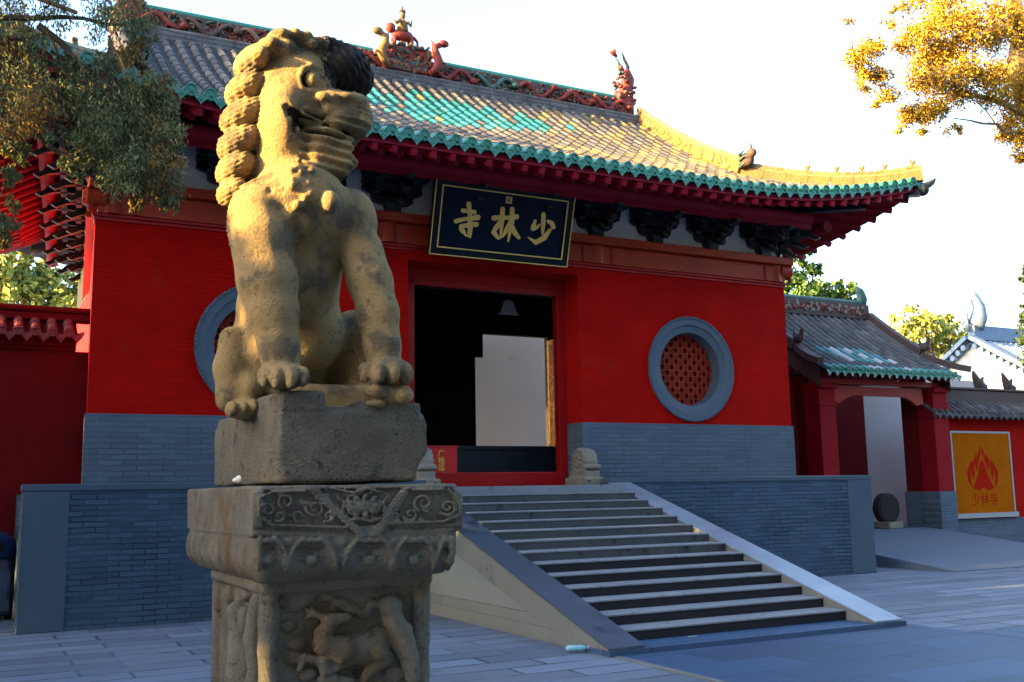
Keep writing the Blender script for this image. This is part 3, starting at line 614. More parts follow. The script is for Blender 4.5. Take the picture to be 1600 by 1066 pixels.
# ------------------------------------------------------------------ hall: rafters, purlin, soffit
def eave_dir(x):
    """inner end of the rafter whose tip is at eave coordinate x: fanned towards the corner"""
    d = abs(x-X0); sg = 1 if x > X0 else -1
    if d < 5.6: return x, 1.25
    px_ = X0+sg*5.75; return px_+(x-px_)*.03, 1.30
def rafters(tipfun, coords, inner, ztip, back):
    for c in coords:
        tip = np.array(tipfun(c)); inn = np.array(inner(c)); z0 = ztip(c)
        d = inn-tip; L = np.linalg.norm(d); d /= L
        a = tip+d*.58; q = tip+d*min(L, 2.3+back); zr = min(zf(q[0], q[1]), zs(q[0], q[1]))-.24 if abs(q[0]-X0) > 5 else zf(q[0], q[1])-.24
        if abs(q[0]-X0) > 5 and abs(q[1]-YR) < 3.4: zr = zs(q[0], q[1])-.24
        b = MB(); b.tube([(a[0], a[1], z0-.075), (q[0], q[1], max(zr, z0-.05))], .058, 10)
        rf = b.build('rafter', M['rafter'], H)
        e = tip+d*.03; f = tip+d*1.15; zq = z0-.215+(zr+.14-(z0-.215))*min(1, 1.15/np.linalg.norm(q-tip))
        b = MB(); b.bar((e[0], e[1], z0-.215), (f[0], f[1], zq), .085, .095); b.build('flying_rafter', M['rafter'], rf)
cf = [X0+.30*(i+.5)*s_ for i in range(27) for s_ in (1, -1) if .30*(i+.5) < HXE-.25]
rafters(lambda x: (x, YE), cf, eave_dir, lambda x: zf(x, YE), .0)
for sg in (1, -1):
    cs = [YR+.42*(i+.5)*s_ for i in range(14) for s_ in (1, -1) if .42*(i+.5) < RUN-.25 and (s_ < 0 or sg < 0 or i < 8)]
    def inn(y, sg=sg):
        d = abs(y-YR); s2 = 1 if y > YR else -1
        if d < 3.4: return X0+sg*5.95, y
        return X0+sg*5.9, YR+s2*3.5+(y-YR-s2*3.5)*.03
    rafters(lambda y, sg=sg: (X0+sg*HXE, y), cs, inn, lambda y, sg=sg: zs(X0+sg*HXE, y), .0)
    p, q = (X0+sg*(HXE-.02), YE+.02), (X0+sg*5.9, 1.3); zc = zf(X0+HXE, YE)
    for s2 in (1, -1):
        yy = lambda y: y if s2 > 0 else 2*YR-y
        b = MB(); b.bar((p[0], yy(p[1]), zc-.16), (q[0], yy(q[1]), zc+.05), .17, .24); b.bar((p[0]-sg*.7, yy(p[1]+.7), zc-.33), (q[0], yy(q[1]), zc-.25), .19, .22)
        b.ell((p[0]+sg*.03, yy(p[1]-.03), zc-.15), (.13, .13, .13), 9, 7); b.tube([(p[0]+sg*.06, yy(p[1]-.06), zc-.10), (p[0]+sg*.17, yy(p[1]-.17), zc-.02), (p[0]+sg*.20, yy(p[1]-.20), zc+.04)], [.08, .05, .02], 7)
        b.build('corner_beam', M['bracket'], H)
b = MB()
grid(b, np.linspace(-1, 1, 66)[::-1], (0, .5, 1), lambda u, v: (X0+u*(HXE-.04-v*1.15), YE+.03+v*1.15, zf(X0+u*(HXE-.04-v*1.15), YE+v*1.15)-.145+.05*v))
for sg in (1, -1): grid(b, np.linspace(-1, 1, 50)[::-sg], (0, .5, 1), lambda u, v: (X0+sg*(HXE-.04-v*1.15), YR+u*(RUN-.04-v*1.15), zs(X0+sg*(HXE-v*1.15), YR+u*(RUN-.04-v*1.15))-.145+.05*v))
b.build('soffit_board', M['soffit'], H)
b = MB()                                 # fascia under the drip tiles
n = 66; us = np.linspace(-1, 1, n); P0 = [(X0+u*HXE, YE+.02, zf(X0+u*HXE, YE)-.15) for u in us]; P1 = [(x, y, z+.09) for x, y, z in P0]; P2 = [(x, y+.03, z) for x, y, z in P0]
b.add(P0+P1+P2, [(i, i+1, n+i+1, n+i) for i in range(n-1)]+[(2*n+i, 2*n+i+1, i+1, i) for i in range(n-1)])
for sg in (1, -1):
    P0 = [(X0+sg*(HXE-.02), YR+u*RUN, zs(X0+sg*HXE, YR+u*RUN)-.15) for u in us]; P1 = [(x, y, z+.09) for x, y, z in P0]
    b.add(P0+P1, [(i, i+1, n+i+1, n+i) for i in range(n-1)])
b.build('fascia_board', M['rafter'], H)
b = MB(); b.tube([(X0-6.3, .15, 6.63), (X0+6.3, .15, 6.63)], .11, 14); b.box(X0-6.3, X0+6.3, .12, .22, 6.44, 6.53)
for sg in (1, -1): b.tube([(X0+sg*7.02, .4, 6.63), (X0+sg*7.02, 9.6, 6.63)], .11, 14)
b.build('eave_purlin', M['rafter'], H)

# ------------------------------------------------------------------ hall: walls
WINS = (X0-3.94, X0+3.94); WZ, WR = 3.757, .96; DL, DR_, DZ = 2.32, 5.49, 5.30; ZG, ZT = 2.746, 5.49
def holed(b, x0, x1, z0, z1, cx_, cz_, r, y):
    angs = sorted(list(np.linspace(0, 2*math.pi, 72, endpoint=False))+[math.atan2(zz-cz_, xx-cx_) % (2*math.pi) for xx in (x0, x1) for zz in (z0, z1)])
    vs = []
    for t in angs:
        c_, s_ = math.cos(t), math.sin(t); k = min(((x1 if c_ > 0 else x0)-cx_)/c_ if abs(c_) > 1e-9 else 1e9, ((z1 if s_ > 0 else z0)-cz_)/s_ if abs(s_) > 1e-9 else 1e9)
        vs += [(cx_+r*c_, y, cz_+r*s_), (cx_+k*c_, y, cz_+k*s_)]
    n = len(angs); b.add(vs, [(2*i, 2*i+1, (2*i+3) % (2*n), (2*i+2) % (2*n)) for i in range(n)])
b = MB()
holed(b, X0-HW, DL, ZG, ZT, WINS[0], WZ, WR-.03, YF); holed(b, DR_, X0+HW, ZG, ZT, WINS[1], WZ, WR-.03, YF)
b.add([(DL, YF, DZ), (DR_, YF, DZ), (DR_, YF, ZT), (DL, YF, ZT)], [(0, 1, 2, 3)])
wall = b.build('front_wall', M['red_brick'], H)
boxes('wall_base', M['grey_base'], H, *[(x0, x1, YF-.028, YF+.25, FLOOR-.003, ZG, .006) for x0, x1 in ((X0-HW-.028, DL), (DR_, X0+HW+.028))])
boxes('jamb_base', M['grey_base_side'], H, (DL-.22, DL-.001, YF+.251, 1.52, FLOOR-.003, ZG-.002), (DR_+.001, DR_+.22, YF+.251, 1.52, FLOOR-.003, ZG-.002))
for sg in (-1, 1):
    xo = X0+sg*HW; boxes('side_wall', M['red_brick_side'], H, (min(xo, xo-sg*.45), max(xo, xo-sg*.45), YF+.002, 9.1, ZG+.004, ZT))
    xo = X0+sg*(HW+.026); boxes('side_wall_base', M['grey_base_side'], H, (min(xo, xo-sg*.4), max(xo, xo-sg*.4), YF+.255, 9.1, FLOOR-.003, ZG))
boxes('door_reveal', M['red_brick_side'], H, (DL-.22, DL, YF+.003, 1.52, ZG+.002, ZT-.01), (DR_, DR_+.22, YF+.003, 1.52, ZG+.002, ZT-.01), (DL+.002, DR_-.002, YF+.003, 1.52, DZ, ZT-.01))
b = MB(); b.box(X0-HW-.05, X0+HW+.05, YF-.05, YF+.3, ZT+.002, ZT+.045, .008); b.box(X0-HW-.025, X0+HW+.025, YF-.025, YF+.3, ZT-.05, ZT, .008)
for sg in (-1, 1): xo = X0+sg*(HW+.05); b.box(min(xo, xo-sg*.3), max(xo, xo-sg*.3), YF+.31, 9.1, ZT+.002, ZT+.045)
b.build('wall_cornice', M['red_wood'], H)
b = MB(); b.box(X0-HW+.02, X0+HW-.02, .86, 1.2, ZT+.047, 5.86, .012); bm_ = b.build('lintel_beam', M['orange_wood'], H)
b = MB(); b.box(X0-HW-.12, X0+HW+.12, .74, 1.25, 5.865, 6.01, .015); b.build('plate_beam', M['orange_wood'], bm_)
for x in (X0-HW+.22, X0-1.95, X0+1.95, X0+HW-.20):
    b = MB(); b.lathe((x, .98, 0), [(.0, ZT+.05), (.165, ZT+.05), (.165, 5.86), (0, 5.86)], 20, 'z'); b.build('column_head', M['orange_wood'], H, smooth=False)
    for dx in (-.30, .30):
        b = MB(); b.box(x+dx-.03, x+dx+.03, .835, .87, ZT+.05, 5.855, .006); b.build('beam_bracket_strip', M['red_wood'], bm_)
for sg in (-1, 1):
    b = MB(); xo = X0+sg*(HW+.12); b.tube([(xo-sg*.25, .93, 5.76), (xo, .93, 5.76)], .15, 16); b.tube([(xo-sg*.02, .93, 5.76), (xo+sg*.06, .93, 5.76)], [.15, .10], 16)
    b.box(min(xo, xo-sg*.3), max(xo, xo-sg*.3), 1.2, 9.1, ZT+.05, 5.86); b.box(min(xo, xo-sg*.3), max(xo, xo-sg*.3), 1.26, 9.1, 5.865, 6.01)
    b.build('beam_end', M['orange_wood'], bm_)
b = MB(); b.box(X0-HW+.1, X0+HW-.1, .93, .99, 6.01, 6.75)
for sg in (-1, 1): xo = X0+sg*(HW-.05); b.box(min(xo, xo-sg*.06), max(xo, xo-sg*.06), 1.0, 9.1, 6.01, 6.75)
b.build('bracket_board', M['white_board'], H)
# round windows
for cx_ in WINS:
    b = MB(); b.lathe((cx_, YF, WZ), [(WR, .02), (WR, -.035), (WR-.035, -.045), (WR-.05, -.03), (WR-.15, -.03), (WR-.17, -.005), (WR-.285, .02), (WR-.30, .26), (WR-.30, .45)], 72)
    rg = b.build('round_window', M['ring'], H, smooth=False)
    b = MB()
    for k in range(96): t = 2*math.pi*k/96; b.ell((cx_+(WR-.012)*math.cos(t), YF-.040, WZ+(WR-.012)*math.sin(t)), (.022, .016, .022), 6, 4)
    b.build('beaded_rim', M['ring'], rg)
    b = MB(); rl = WR-.30; st_ = .105
    for k in range(-7, 8):
        v = k*st_; L = math.sqrt(max(0, rl*rl-v*v))
        if L > .05:
            b.box(cx_-L, cx_+L, YF+.24, YF+.262, WZ+v-.011, WZ+v+.011); b.box(cx_+v-.011, cx_+v+.011, YF+.232, YF+.258, WZ-L, WZ+L)
    for i in range(-6, 6):
        for j in range(-6, 6):
            u, v = (i+.5)*st_, (j+.5)*st_
            if u*u+v*v < (rl-.06)**2 and (i+j) % 2 == 0:
                b.obox((cx_+u, YF+.246, WZ+v), (.7071, 0, .7071), (0, 1, 0), (-.7071, 0, .7071), .055, .011, .009); b.obox((cx_+u, YF+.244, WZ+v), (.7071, 0, -.7071), (0, 1, 0), (.7071, 0, .7071), .055, .011, .009)
    b.build('lattice', M['lattice'], rg)
    b = MB(); b.lathe((cx_, YF+.30, WZ), [(rl+.02, 0), (.001, 0)], 40); b.build('backing_board', M['deep_red'], rg)
# door frame, threshold, leaf
b = MB(); b.box(DL+.002, DR_-.002, 1.40, 1.56, 5.06, DZ-.002, .01); b.box(DL+.002, DL+.30, 1.40, 1.56, FLOOR, 5.055, .01); b.box(DR_-.16, DR_-.002, 1.40, 1.56, FLOOR, 5.055, .01)
dfm = b.build('door_frame', M['red_wood'], H)
b = MB(); b.box(DL+.28, DR_-.14, 1.30, 1.55, FLOOR, 1.92, .012); b.build('threshold', M['red_wood'], dfm)
b = MB(); b.box(DL+.29, DR_-.15, 1.375, 1.44, 5.0, 5.10, .012); b.build('frame_lintel', M['red_wood'], dfm)
b = MB(); lx = 9.40; b.box(lx, lx+.06, 8.0, 8.88, 2.35, 5.45, .008); lf = b.build('door_leaf', M['leaf_wood'], H)
b = MB()
for z0 in (2.36, 3.75, 5.33): b.box(lx-.022, lx-.001, 8.02, 8.86, z0, z0+.11, .005)
for y0 in (8.02, 8.40, 8.78): b.box(lx-.018, lx-.001, y0, y0+.08, 2.48, 5.32, .005)
b.build('leaf_rail', M['leaf_wood'], lf)
# interior: dark walls with a rear doorway onto a pale screen wall
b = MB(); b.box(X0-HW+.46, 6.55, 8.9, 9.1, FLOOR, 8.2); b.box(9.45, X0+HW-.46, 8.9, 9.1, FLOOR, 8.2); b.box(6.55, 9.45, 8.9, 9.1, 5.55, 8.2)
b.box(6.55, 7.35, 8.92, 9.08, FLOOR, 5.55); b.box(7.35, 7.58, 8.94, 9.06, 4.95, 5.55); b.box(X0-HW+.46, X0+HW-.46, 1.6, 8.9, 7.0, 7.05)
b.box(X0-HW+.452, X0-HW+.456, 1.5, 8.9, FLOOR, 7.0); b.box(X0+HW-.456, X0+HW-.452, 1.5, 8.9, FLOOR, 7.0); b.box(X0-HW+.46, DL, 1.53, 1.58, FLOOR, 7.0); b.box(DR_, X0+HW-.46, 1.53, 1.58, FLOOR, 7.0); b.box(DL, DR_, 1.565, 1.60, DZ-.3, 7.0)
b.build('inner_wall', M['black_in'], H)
b = MB(); b.prism([(-.22, 0), (.22, 0), (.17, .06), (.09, .26), (0, .30), (-.09, .26), (-.17, .06)], (5.32, 3.2, 4.96), (1, 0, 0), (0, 0, 1), (0, 1, 0), .03); b.build('inner_bracket_board', M['white_board'], H)

# ------------------------------------------------------------------ hall: bracket sets
def bracket(c, out, corner=False):
    c = np.array(c, float); out = np.array(out, float); lat = np.cross(out, (0, 0, 1)); up = np.array((0, 0, 1.)); b, gb = MB(), MB(); bb = b
    def blk(mb, l, o_, z, w, dp, h, tap=.75):
        p = c+lat*l+out*o_+up*z; vs = []
        for zz, k in ((0, tap), (h*.45, tap), (h, 1)):
            for a, e in ((-1,-1),(1,-1),(1,1),(-1,1)): vs.append(p+lat*a*w/2*k+out*e*dp/2*k+up*zz)
        mb.add(vs, [(0,3,2,1), (8,9,10,11)]+[(r_*4+i, r_*4+(i+1) % 4, r_*4+4+(i+1) % 4, r_*4+4+i) for r_ in (0, 1) for i in range(4)])
    def arm(o_, z, L, h=.12, w=.09):
        pl = [(-L, h), (-L, h*.45), (-L*.82, h*.12), (-L*.6, 0), (L*.6, 0), (L*.82, h*.12), (L, h*.45), (L, h)]
        b.prism(pl, c+out*(o_-w/2)+up*z, lat, up, out, w)
        for l in (-L*.86, 0, L*.86): blk(bb, l, o_, z+h-.005, .15, .15, .085)
    blk(bb, 0, .02, 0, .30, .30, .15)
    for k in range(3):
        z = .13+k*.155; o_ = .02+.23*k
        arm(o_, z, .34+.03*k); 
        if k: arm(o_-.23, z, .46+.03*k); arm(.02, z, .50)
        # outward beak
        e = o_+.36; pl = [(-.2, .12), (-.2, 0), (o_+.05, 0), (o_+.20, -.035), (e-.03, -.105), (e+.05, -.06), (e-.06, -.012), (o_+.24, .06), (o_+.14, .12)]
        b.prism(pl, c-lat*.05+up*z, out, up, lat, .10)
        gb.prism([(o_+.10, .124), (o_+.24, .064), (e-.06, -.008), (e+.055, -.056), (e+.05, -.066), (e-.06, -.018), (o_+.235, .054), (o_+.095, .116)], c-lat*.053+up*z, out, up, lat, .106)
    o1 = b.build('bracket_set', M['bracket'], H); gb.build('beak_edge', M['bracket_gold'], o1)
for k in range(10):
    x = X0-5.72+k*1.271; bracket((x, .88, 6.01), (0, -1, 0))
for sg in (-1, 1):
    for k in range(8): bracket((X0+sg*(HW-.02), 1.25+k*1.05, 6.01), (sg, 0, 0))
    bracket((X0+sg*(HW-.10), 1.05, 6.01), (sg*.7071, -.7071, 0))

# the left flank of the hall is not quite square to its front
def smooth01(v): v = np.clip(v, 0, 1); return v*v*(3-2*v)
for o in H.children_recursive:
    me = o.data
    if o.type != 'MESH' or not len(me.vertices): continue
    C_ = np.zeros(len(me.vertices)*3, np.float32); me.vertices.foreach_get('co', C_); C_ = C_.reshape(-1, 3); Wp = C_+wl(o)
    if Wp[:, 0].min() > -1.85: continue
    C_[:, 0] += smooth01((-1.85-Wp[:, 0])/.45)*np.maximum(0, Wp[:, 1]-.95)*.085; me.vertices.foreach_set('co', C_.ravel()); me.update()

# ------------------------------------------------------------------ plaque over the door
PQ = thing('hanging_plaque', (3.82, .45, 5.3), 'dark blue board with gold characters hung tilted under the hall eave', 'plaque')
c00, c10 = onY(668, 398, .60), onY(885, 417, .60); c01, c11 = onY(681, 276, .20), onY(898, 302, .20)
bl = (c00+c10)/2; tp = (c01+c11)/2; PW = (np.linalg.norm(c10-c00)+np.linalg.norm(c11-c01))/2
ux = np.array((1., 0, 0)); uy = tp-bl; PH = np.linalg.norm(uy); uy /= PH; un = np.cross(ux, uy); pc = (bl+tp)/2; 
def pq(u, v, d=0): return pc+ux*u+uy*v+un*d
def pq_box(b, u0, u1, v0, v1, d0, d1): b.obox(pq((u0+u1)/2, (v0+v1)/2, (d0+d1)/2), ux, uy, un, (u1-u0)/2, (v1-v0)/2, (d1-d0)/2)
w, h = PW/2, PH/2
b = MB(); pq_box(b, -w+.1, w-.1, -h+.1, h-.1, -.04, .0); b.build('plaque_board', M['plaque'], PQ)
b = MB(); fr = .135
pq_box(b, -w, w, h-fr, h, -.05, .035); pq_box(b, -w, w, -h, -h+fr, -.05, .035); pq_box(b, -w, -w+fr, -h+fr, h-fr, -.05, .035); pq_box(b, w-fr, w, -h+fr, h-fr, -.05, .035); fo = b.build('plaque_frame', M['plaque_rim'], PQ)
b = MB()
for k, (i_, t_) in enumerate(((.004, .016), (fr-.012, .02))):
    a_, c_ = w-i_, h-i_; d0, d1 = .0351, .042
    pq_box(b, -a_, a_, c_-t_, c_, d0, d1); pq_box(b, -a_, a_, -c_, -c_+t_, d0, d1); pq_box(b, -a_, -a_+t_, -c_+t_, c_-t_, d0, d1); pq_box(b, a_-t_, a_, -c_+t_, c_-t_, d0, d1)
b.build('gold_line', M['gold'], fo)
Q = np.array([(200, 118, 1), (1245, 268, 1), (135, 712, 1), (1170, 818, 1)], float); UV = np.array([(-w, h), (w, h), (-w, -h), (w, -h)])
AF = np.linalg.lstsq(Q, UV, rcond=None)[0]
def brush(strokes, parent, name):
    """brush strokes drawn as overlapping rounded ribbons in raised gold; every stroke lies a hair above the one before"""
    b = MB()
    for k, (pts, wd) in enumerate(strokes):
        P = [np.array((x, y, 1.))@AF for x, y in pts]; L, Rr = [], []; dz = .012+.0011*k
        for i, p in enumerate(P):
            d = P[min(i+1, len(P)-1)]-P[max(i-1, 0)]; d = d/(np.linalg.norm(d)+1e-9); nn = np.array((-d[1], d[0])); r_ = wd[i]*PW/1045/2; L.append(p+nn*r_); Rr.append(p-nn*r_)
            if i in (0, len(P)-1):
                cpt = [p+np.array((math.cos(t), math.sin(t)))*r_ for t in np.linspace(0, 2*math.pi, 10, endpoint=False)]
                b.prism([tuple(q) for q in cpt], pc+un*(.0005+.0004*i), ux, uy, un, dz)
        for i in range(len(P)-1): b.prism([tuple(L[i]), tuple(Rr[i]), tuple(Rr[i+1]), tuple(L[i+1])], pc+un*.0003*(i+1), ux, uy, un, dz-.0002)
    return b.build(name, M['gold'], parent)
brush([([(388, 384), (430, 388), (472, 396)], (30, 22, 30)), ([(432, 336), (436, 390), (440, 450)], (34, 30, 30)), ([(336, 462), (400, 446), (450, 440), (496, 434)], (30, 26, 26, 38)),
       ([(372, 500), (430, 490), (484, 486)], (30, 26, 34)), ([(440, 452), (438, 520), (430, 576), (398, 566)], (36, 34, 34, 10)), ([(366, 520), (386, 536), (398, 552)], (18, 34, 20))], PQ, 'temple_character')
brush([([(616, 440), (650, 436), (692, 430)], (38, 30, 26)), ([(680, 372), (674, 470), (660, 590)], (34, 32, 12)), ([(668, 462), (630, 510), (606, 548)], (34, 34, 26)), ([(622, 560), (646, 596)], (32, 14)),
       ([(700, 438), (740, 434), (784, 430)], (28, 28, 36)), ([(752, 372), (748, 470), (718, 616)], (34, 34, 12)), ([(740, 470), (706, 530), (676, 580)], (34, 32, 14)), ([(744, 490), (768, 550), (800, 590)], (26, 36, 22))], PQ, 'forest_character')
brush([([(992, 412), (990, 480), (984, 560)], (32, 34, 20)), ([(928, 462), (914, 500), (910, 520)], (20, 32, 34)), ([(912, 520), (940, 512), (964, 488)], (30, 22, 12)), ([(1026, 464), (1056, 480), (1068, 508)], (22, 34, 34)),
       ([(1042, 530), (1000, 590), (930, 628), (872, 588)], (22, 38, 34, 8))], PQ, 'few_character')
b = MB(); sc = np.array((730, 305, 1.))@AF; pq_box(b, sc[0]-.055, sc[0]+.055, sc[1]-.055, sc[1]+.055, .0005, .008); so_ = b.build('seal', M['gold'], PQ)
b = MB()
for k in (-1, 0, 1): pq_box(b, sc[0]-.035, sc[0]+.035, sc[1]+k*.026-.005, sc[1]+k*.026+.005, .0081, .0095)
pq_box(b, sc[0]-.005, sc[0]+.005, sc[1]-.035, sc[1]+.035, .0081, .0098); b.build('seal_mark', M['plaque'], so_)

# ------------------------------------------------------------------ door stones, box, things in the doorway
def text_mesh(txt, size, M4, matl, parent, name, depth=.004):
    cu = bpy.data.curves.new(name, 'FONT'); cu.body = txt; cu.size = size; cu.extrude = depth; cu.align_x = 'CENTER'; cu.align_y = 'CENTER'
    ob = bpy.data.objects.new(name+'_source', cu); COL.objects.link(ob); bpy.context.view_layer.update()
    me = bpy.data.meshes.new_from_object(ob.evaluated_get(bpy.context.evaluated_depsgraph_get())); bpy.data.objects.remove(ob); bpy.data.curves.remove(cu)
    V = [M4@v.co for v in me.vertices]; F = [tuple(p.vertices) for p in me.polygons]; bpy.data.meshes.remove(me)
    return link(name, [v[:] for v in V], F, matl, parent)
def drum_stone(x, label):
    t = thing('door_drum_stone', (x, .55, FLOOR), label, 'door stone', 'carved drum stones beside the hall door')
    s = SDF((x-.30, .2, FLOOR-.02), (x+.30, 1.0, FLOOR+.72), .011)
    s.box((x-.20, .28, FLOOR-.005), (x+.20, .90, FLOOR+.13), .02, 0); s.box((x-.15, .33, FLOOR+.12), (x+.15, .86, FLOOR+.24), .03, .02)
    s.cap((x-.02, .58, FLOOR+.40), (x+.02, .58, FLOOR+.40), .215, k=.03); s.box((x-.13, .38, FLOOR+.2), (x+.13, .80, FLOOR+.44), .05, .03); s.cap((x-.02, .6, FLOOR+.42), (x+.02, .6, FLOOR+.42), .20, k=.02)
    s.box((x-.30, .2, FLOOR+.15), (x-.135, .95, FLOOR+.7), .02, .01, 's'); s.box((x+.135, .2, FLOOR+.15), (x+.30, .95, FLOOR+.7), .02, .01, 's')
    s.cap((x-.12, .345, FLOOR+.30), (x+.12, .345, FLOOR+.30), .045, k=.008)
    for sg in (-1, 1):
        for a in range(12): t_ = a*.5236; s.ell((x+sg*.135, .58+.18*math.cos(t_), FLOOR+.40+.18*math.sin(t_)), .018, .004)
        for a in range(7): t_ = a*.8976; s.ell((x+sg*.135, .58+.09*math.cos(t_), FLOOR+.40+.09*math.sin(t_)), .030, .006)
    for dx in (-.11, .11): s.ell((x+dx, .285, FLOOR+.09), .035, .01)
    s.rough(.004, 3); o = s.mesh('carved_drum', M['drum'], t); return t
drum_stone(5.31, 'pale carved drum stone at the right jamb of the hall door'); drum_stone(2.38, 'pale carved drum stone half hidden behind the lion at the left door jamb')
B_ = thing('donation_box', (3.02, 1.75, FLOOR), 'red box with yellow characters standing inside the hall doorway', 'box')
b = MB(); b.box(2.62, 3.46, 1.60, 2.1, FLOOR, 2.345, .012); b.build('box_body', M['box_red'], B_); b = MB(); b.box(2.60, 3.48, 1.59, 2.12, 2.346, 2.37, .006); b.build('box_lid', M['box_red'], B_)
for txt, xx in (('广種福田', 3.17), ('功德無量', 2.80)):
    for k, ch in enumerate(txt[:3]):
        text_mesh(ch, .125, Matrix.Translation((xx, 1.596, 2.235-.118*k))@Matrix.Rotation(R(90), 4, 'X'), M['yellow_text'], B_, 'painted_character')
AT = thing('altar_table', (4.5, 2.6, FLOOR), 'low dark table behind the red box inside the hall', 'table')
b = MB(); b.box(2.5, 6.6, 2.4, 3.0, 2.34, 2.41, .01); b.build('table_top', M['bracket'], AT)
for x in (2.56, 6.48):
    for y in (2.46, 2.88): b = MB(); b.box(x, x+.07, y, y+.07, FLOOR, 2.338); b.build('leg', M['bracket'], AT)
b = MB(); b.box(2.64, 6.46, 2.43, 2.45, 1.72, 2.337); b.build('apron', M['bracket'], AT)
V_ = thing('porcelain_pot', (3.02, 2.62, 2.41), 'blue and white porcelain pot on the dark table in the doorway', 'pot')
b = MB(); b.lathe((3.02, 2.62, 2.41), [(.0, 0), (.08, 0), (.12, .04), (.16, .13), (.15, .20), (.11, .25), (.12, .28), (.10, .28), (.09, .25)], 24, 'z'); b.build('pot_body', M['porcelain'], V_, smooth=True)
F_ = thing('mushroom_lamp', (2.96, 2.85, 2.41), 'thin pale lamp with a mushroom shade behind the porcelain pot', 'lamp')
b = MB(); b.tube([(2.96, 2.85, 2.41), (2.96, 2.85, 2.95)], .012, 8); b.build('lamp_stem', M['screen'], F_); b = MB(); b.lathe((2.96, 2.85, 2.93), [(.13, 0), (.12, .03), (.08, .075), (.0, .09), (.0, .06), (.13, 0)], 20, 'z'); b.build('lamp_shade', M['ridge_cream'], F_, smooth=True)
b = MB(); b.box(5.0, 14.0, 11.6, 11.85, FLOOR-.6, 7.6); o = b.build('screen_wall', M['screen'], None, base=(8.5, 11.3, 1.0)); setp(o, 'pale plaster screen wall standing behind the rear doorway of the hall', 'wall')

# ------------------------------------------------------------------ stone pedestal
PD = thing('carved_pedestal', (-2.0, -8.4, 0), 'square limestone pedestal carved with deer and scrolls under the stone lion', 'pedestal')
s = SDF((-2.62, -9.24, 1.14), (-1.36, -7.45, 1.70), .0066); PF = -9.15
s.box((-2.552, PF, 1.405), (-1.455, -7.52, 1.648), .018); s.box((-2.549, PF+.003, 1.19), (-1.458, -7.53, 1.56), .115, .006)
s.box((-2.50, PF+.07, 1.19), (-1.52, -7.6, 1.25), .03, .02)
def fp(cx_, cy_, d=0.): return onY(380+cx_/4.444, 750+cy_/4.444, PF-d)      # front of the cap, in pixels of its enlarged photo
def fpath(pts, r, d=0., k=.003): s.path([fp(x, y, d+.004) for x, y in pts], r, k)
s.mod((-2.62, -9.24, 1.39), (-1.36, -7.45, 1.66), lambda X, Y, Z: np.where((Y < PF+.03) & (Z > 1.445) & (Z < 1.625) & (X > -2.5) & (X < -1.51), .015, 0))
fpath([(120, 120), (200, 85), (430, 78)], .008); fpath([(110, 130), (110, 250), (200, 315), (720, 330)], .008); fpath([(1160, 70), (1430, 68), (1510, 160), (1490, 250), (1390, 290), (1000, 305)], .008)
for a, c_ in (((470, 50), (880, 445)), ((1140, 50), (880, 445))):
    for o_ in (-32, -16, 0, 16, 32): fpath([(a[0]+o_, a[1]), (c_[0]+o_, c_[1]-abs(o_)*.3)], .0072, -.001+.003*(o_ == 0))
    for t in np.linspace(.03, .92, 15): x, y = a[0]+(c_[0]-a[0])*t, a[1]+(c_[1]-a[1])*t; fpath([(x-28, y+4), (x+28, y-4)], .0045, .006)
def spiral(cx_, cy_, r_, turns=1.6, ph=0., sg=1, rad=.0085):
    fpath([(cx_+sg*r_*(1-t*.85)*math.cos(ph+t*turns*6.283), cy_+r_*(1-t*.85)*math.sin(ph+t*turns*6.283)*.9) for t in np.linspace(0, 1, 18)], [rad*(1-.4*t) for t in np.linspace(0, 1, 18)])
for a in ((1420, 190, 70, 1.5, .5, -1), (300, 150, 62, 1.4, 2, 1), (500, 195, 70, 1.4, 0, -1), (170, 210, 60, 1.3, 3, 1), (390, 250, 50, 1.2, 1, 1), (1250, 160, 70, 1.5, 2, 1), (1160, 240, 55, 1.3, .3, -1), (590, 250, 46, 1.2, 1, -1), (1060, 255, 40, 1.2, 1, 1), (250, 250, 45, 1.2, 1, -1), (560, 120, 40, 1.2, 1, -1)): spiral(*a)
rs = random.Random(17)
for k in range(26):
    x_, y_ = rs.uniform(110, 1490), rs.uniform(85, 310); spiral(x_, y_, rs.uniform(14, 34), rs.uniform(.6, 1.3), rs.uniform(0, 6), rs.choice((-1, 1)), .006)
for k in range(9): t = k*.698; s.path([fp(830, 180), fp(830+92*math.cos(t), 180+60*math.sin(t), .004)], [.010, .016], .008)
for k in range(14): t = k*.449; fpath([(830+120*math.cos(t), 175+80*math.sin(t)), (830+120*math.cos(t+.3), 175+95*math.sin(t+.3))], .007)
s.ell(fp(830, 180, .004), (.035, .02, .03), .01)
fpath([(700, 290), (800, 268), (880, 290), (960, 262), (1010, 285)], .008); fpath([(620, 60), (760, 90), (860, 60), (960, 90)], .009); fpath([(650, 120), (700, 150), (690, 210)], .008); fpath([(1000, 110), (970, 160), (990, 210)], .008)
def fl(cx_, cy_, d=0.):                                    # lower lotus band follows the rounded underside
    p = fp(cx_, cy_, 0); z = p[2]; p[1] = PF+.006+(.115-math.sqrt(max(0, .115**2-max(0, 1.305-z)**2)) if z < 1.305 else 0)-d; return p
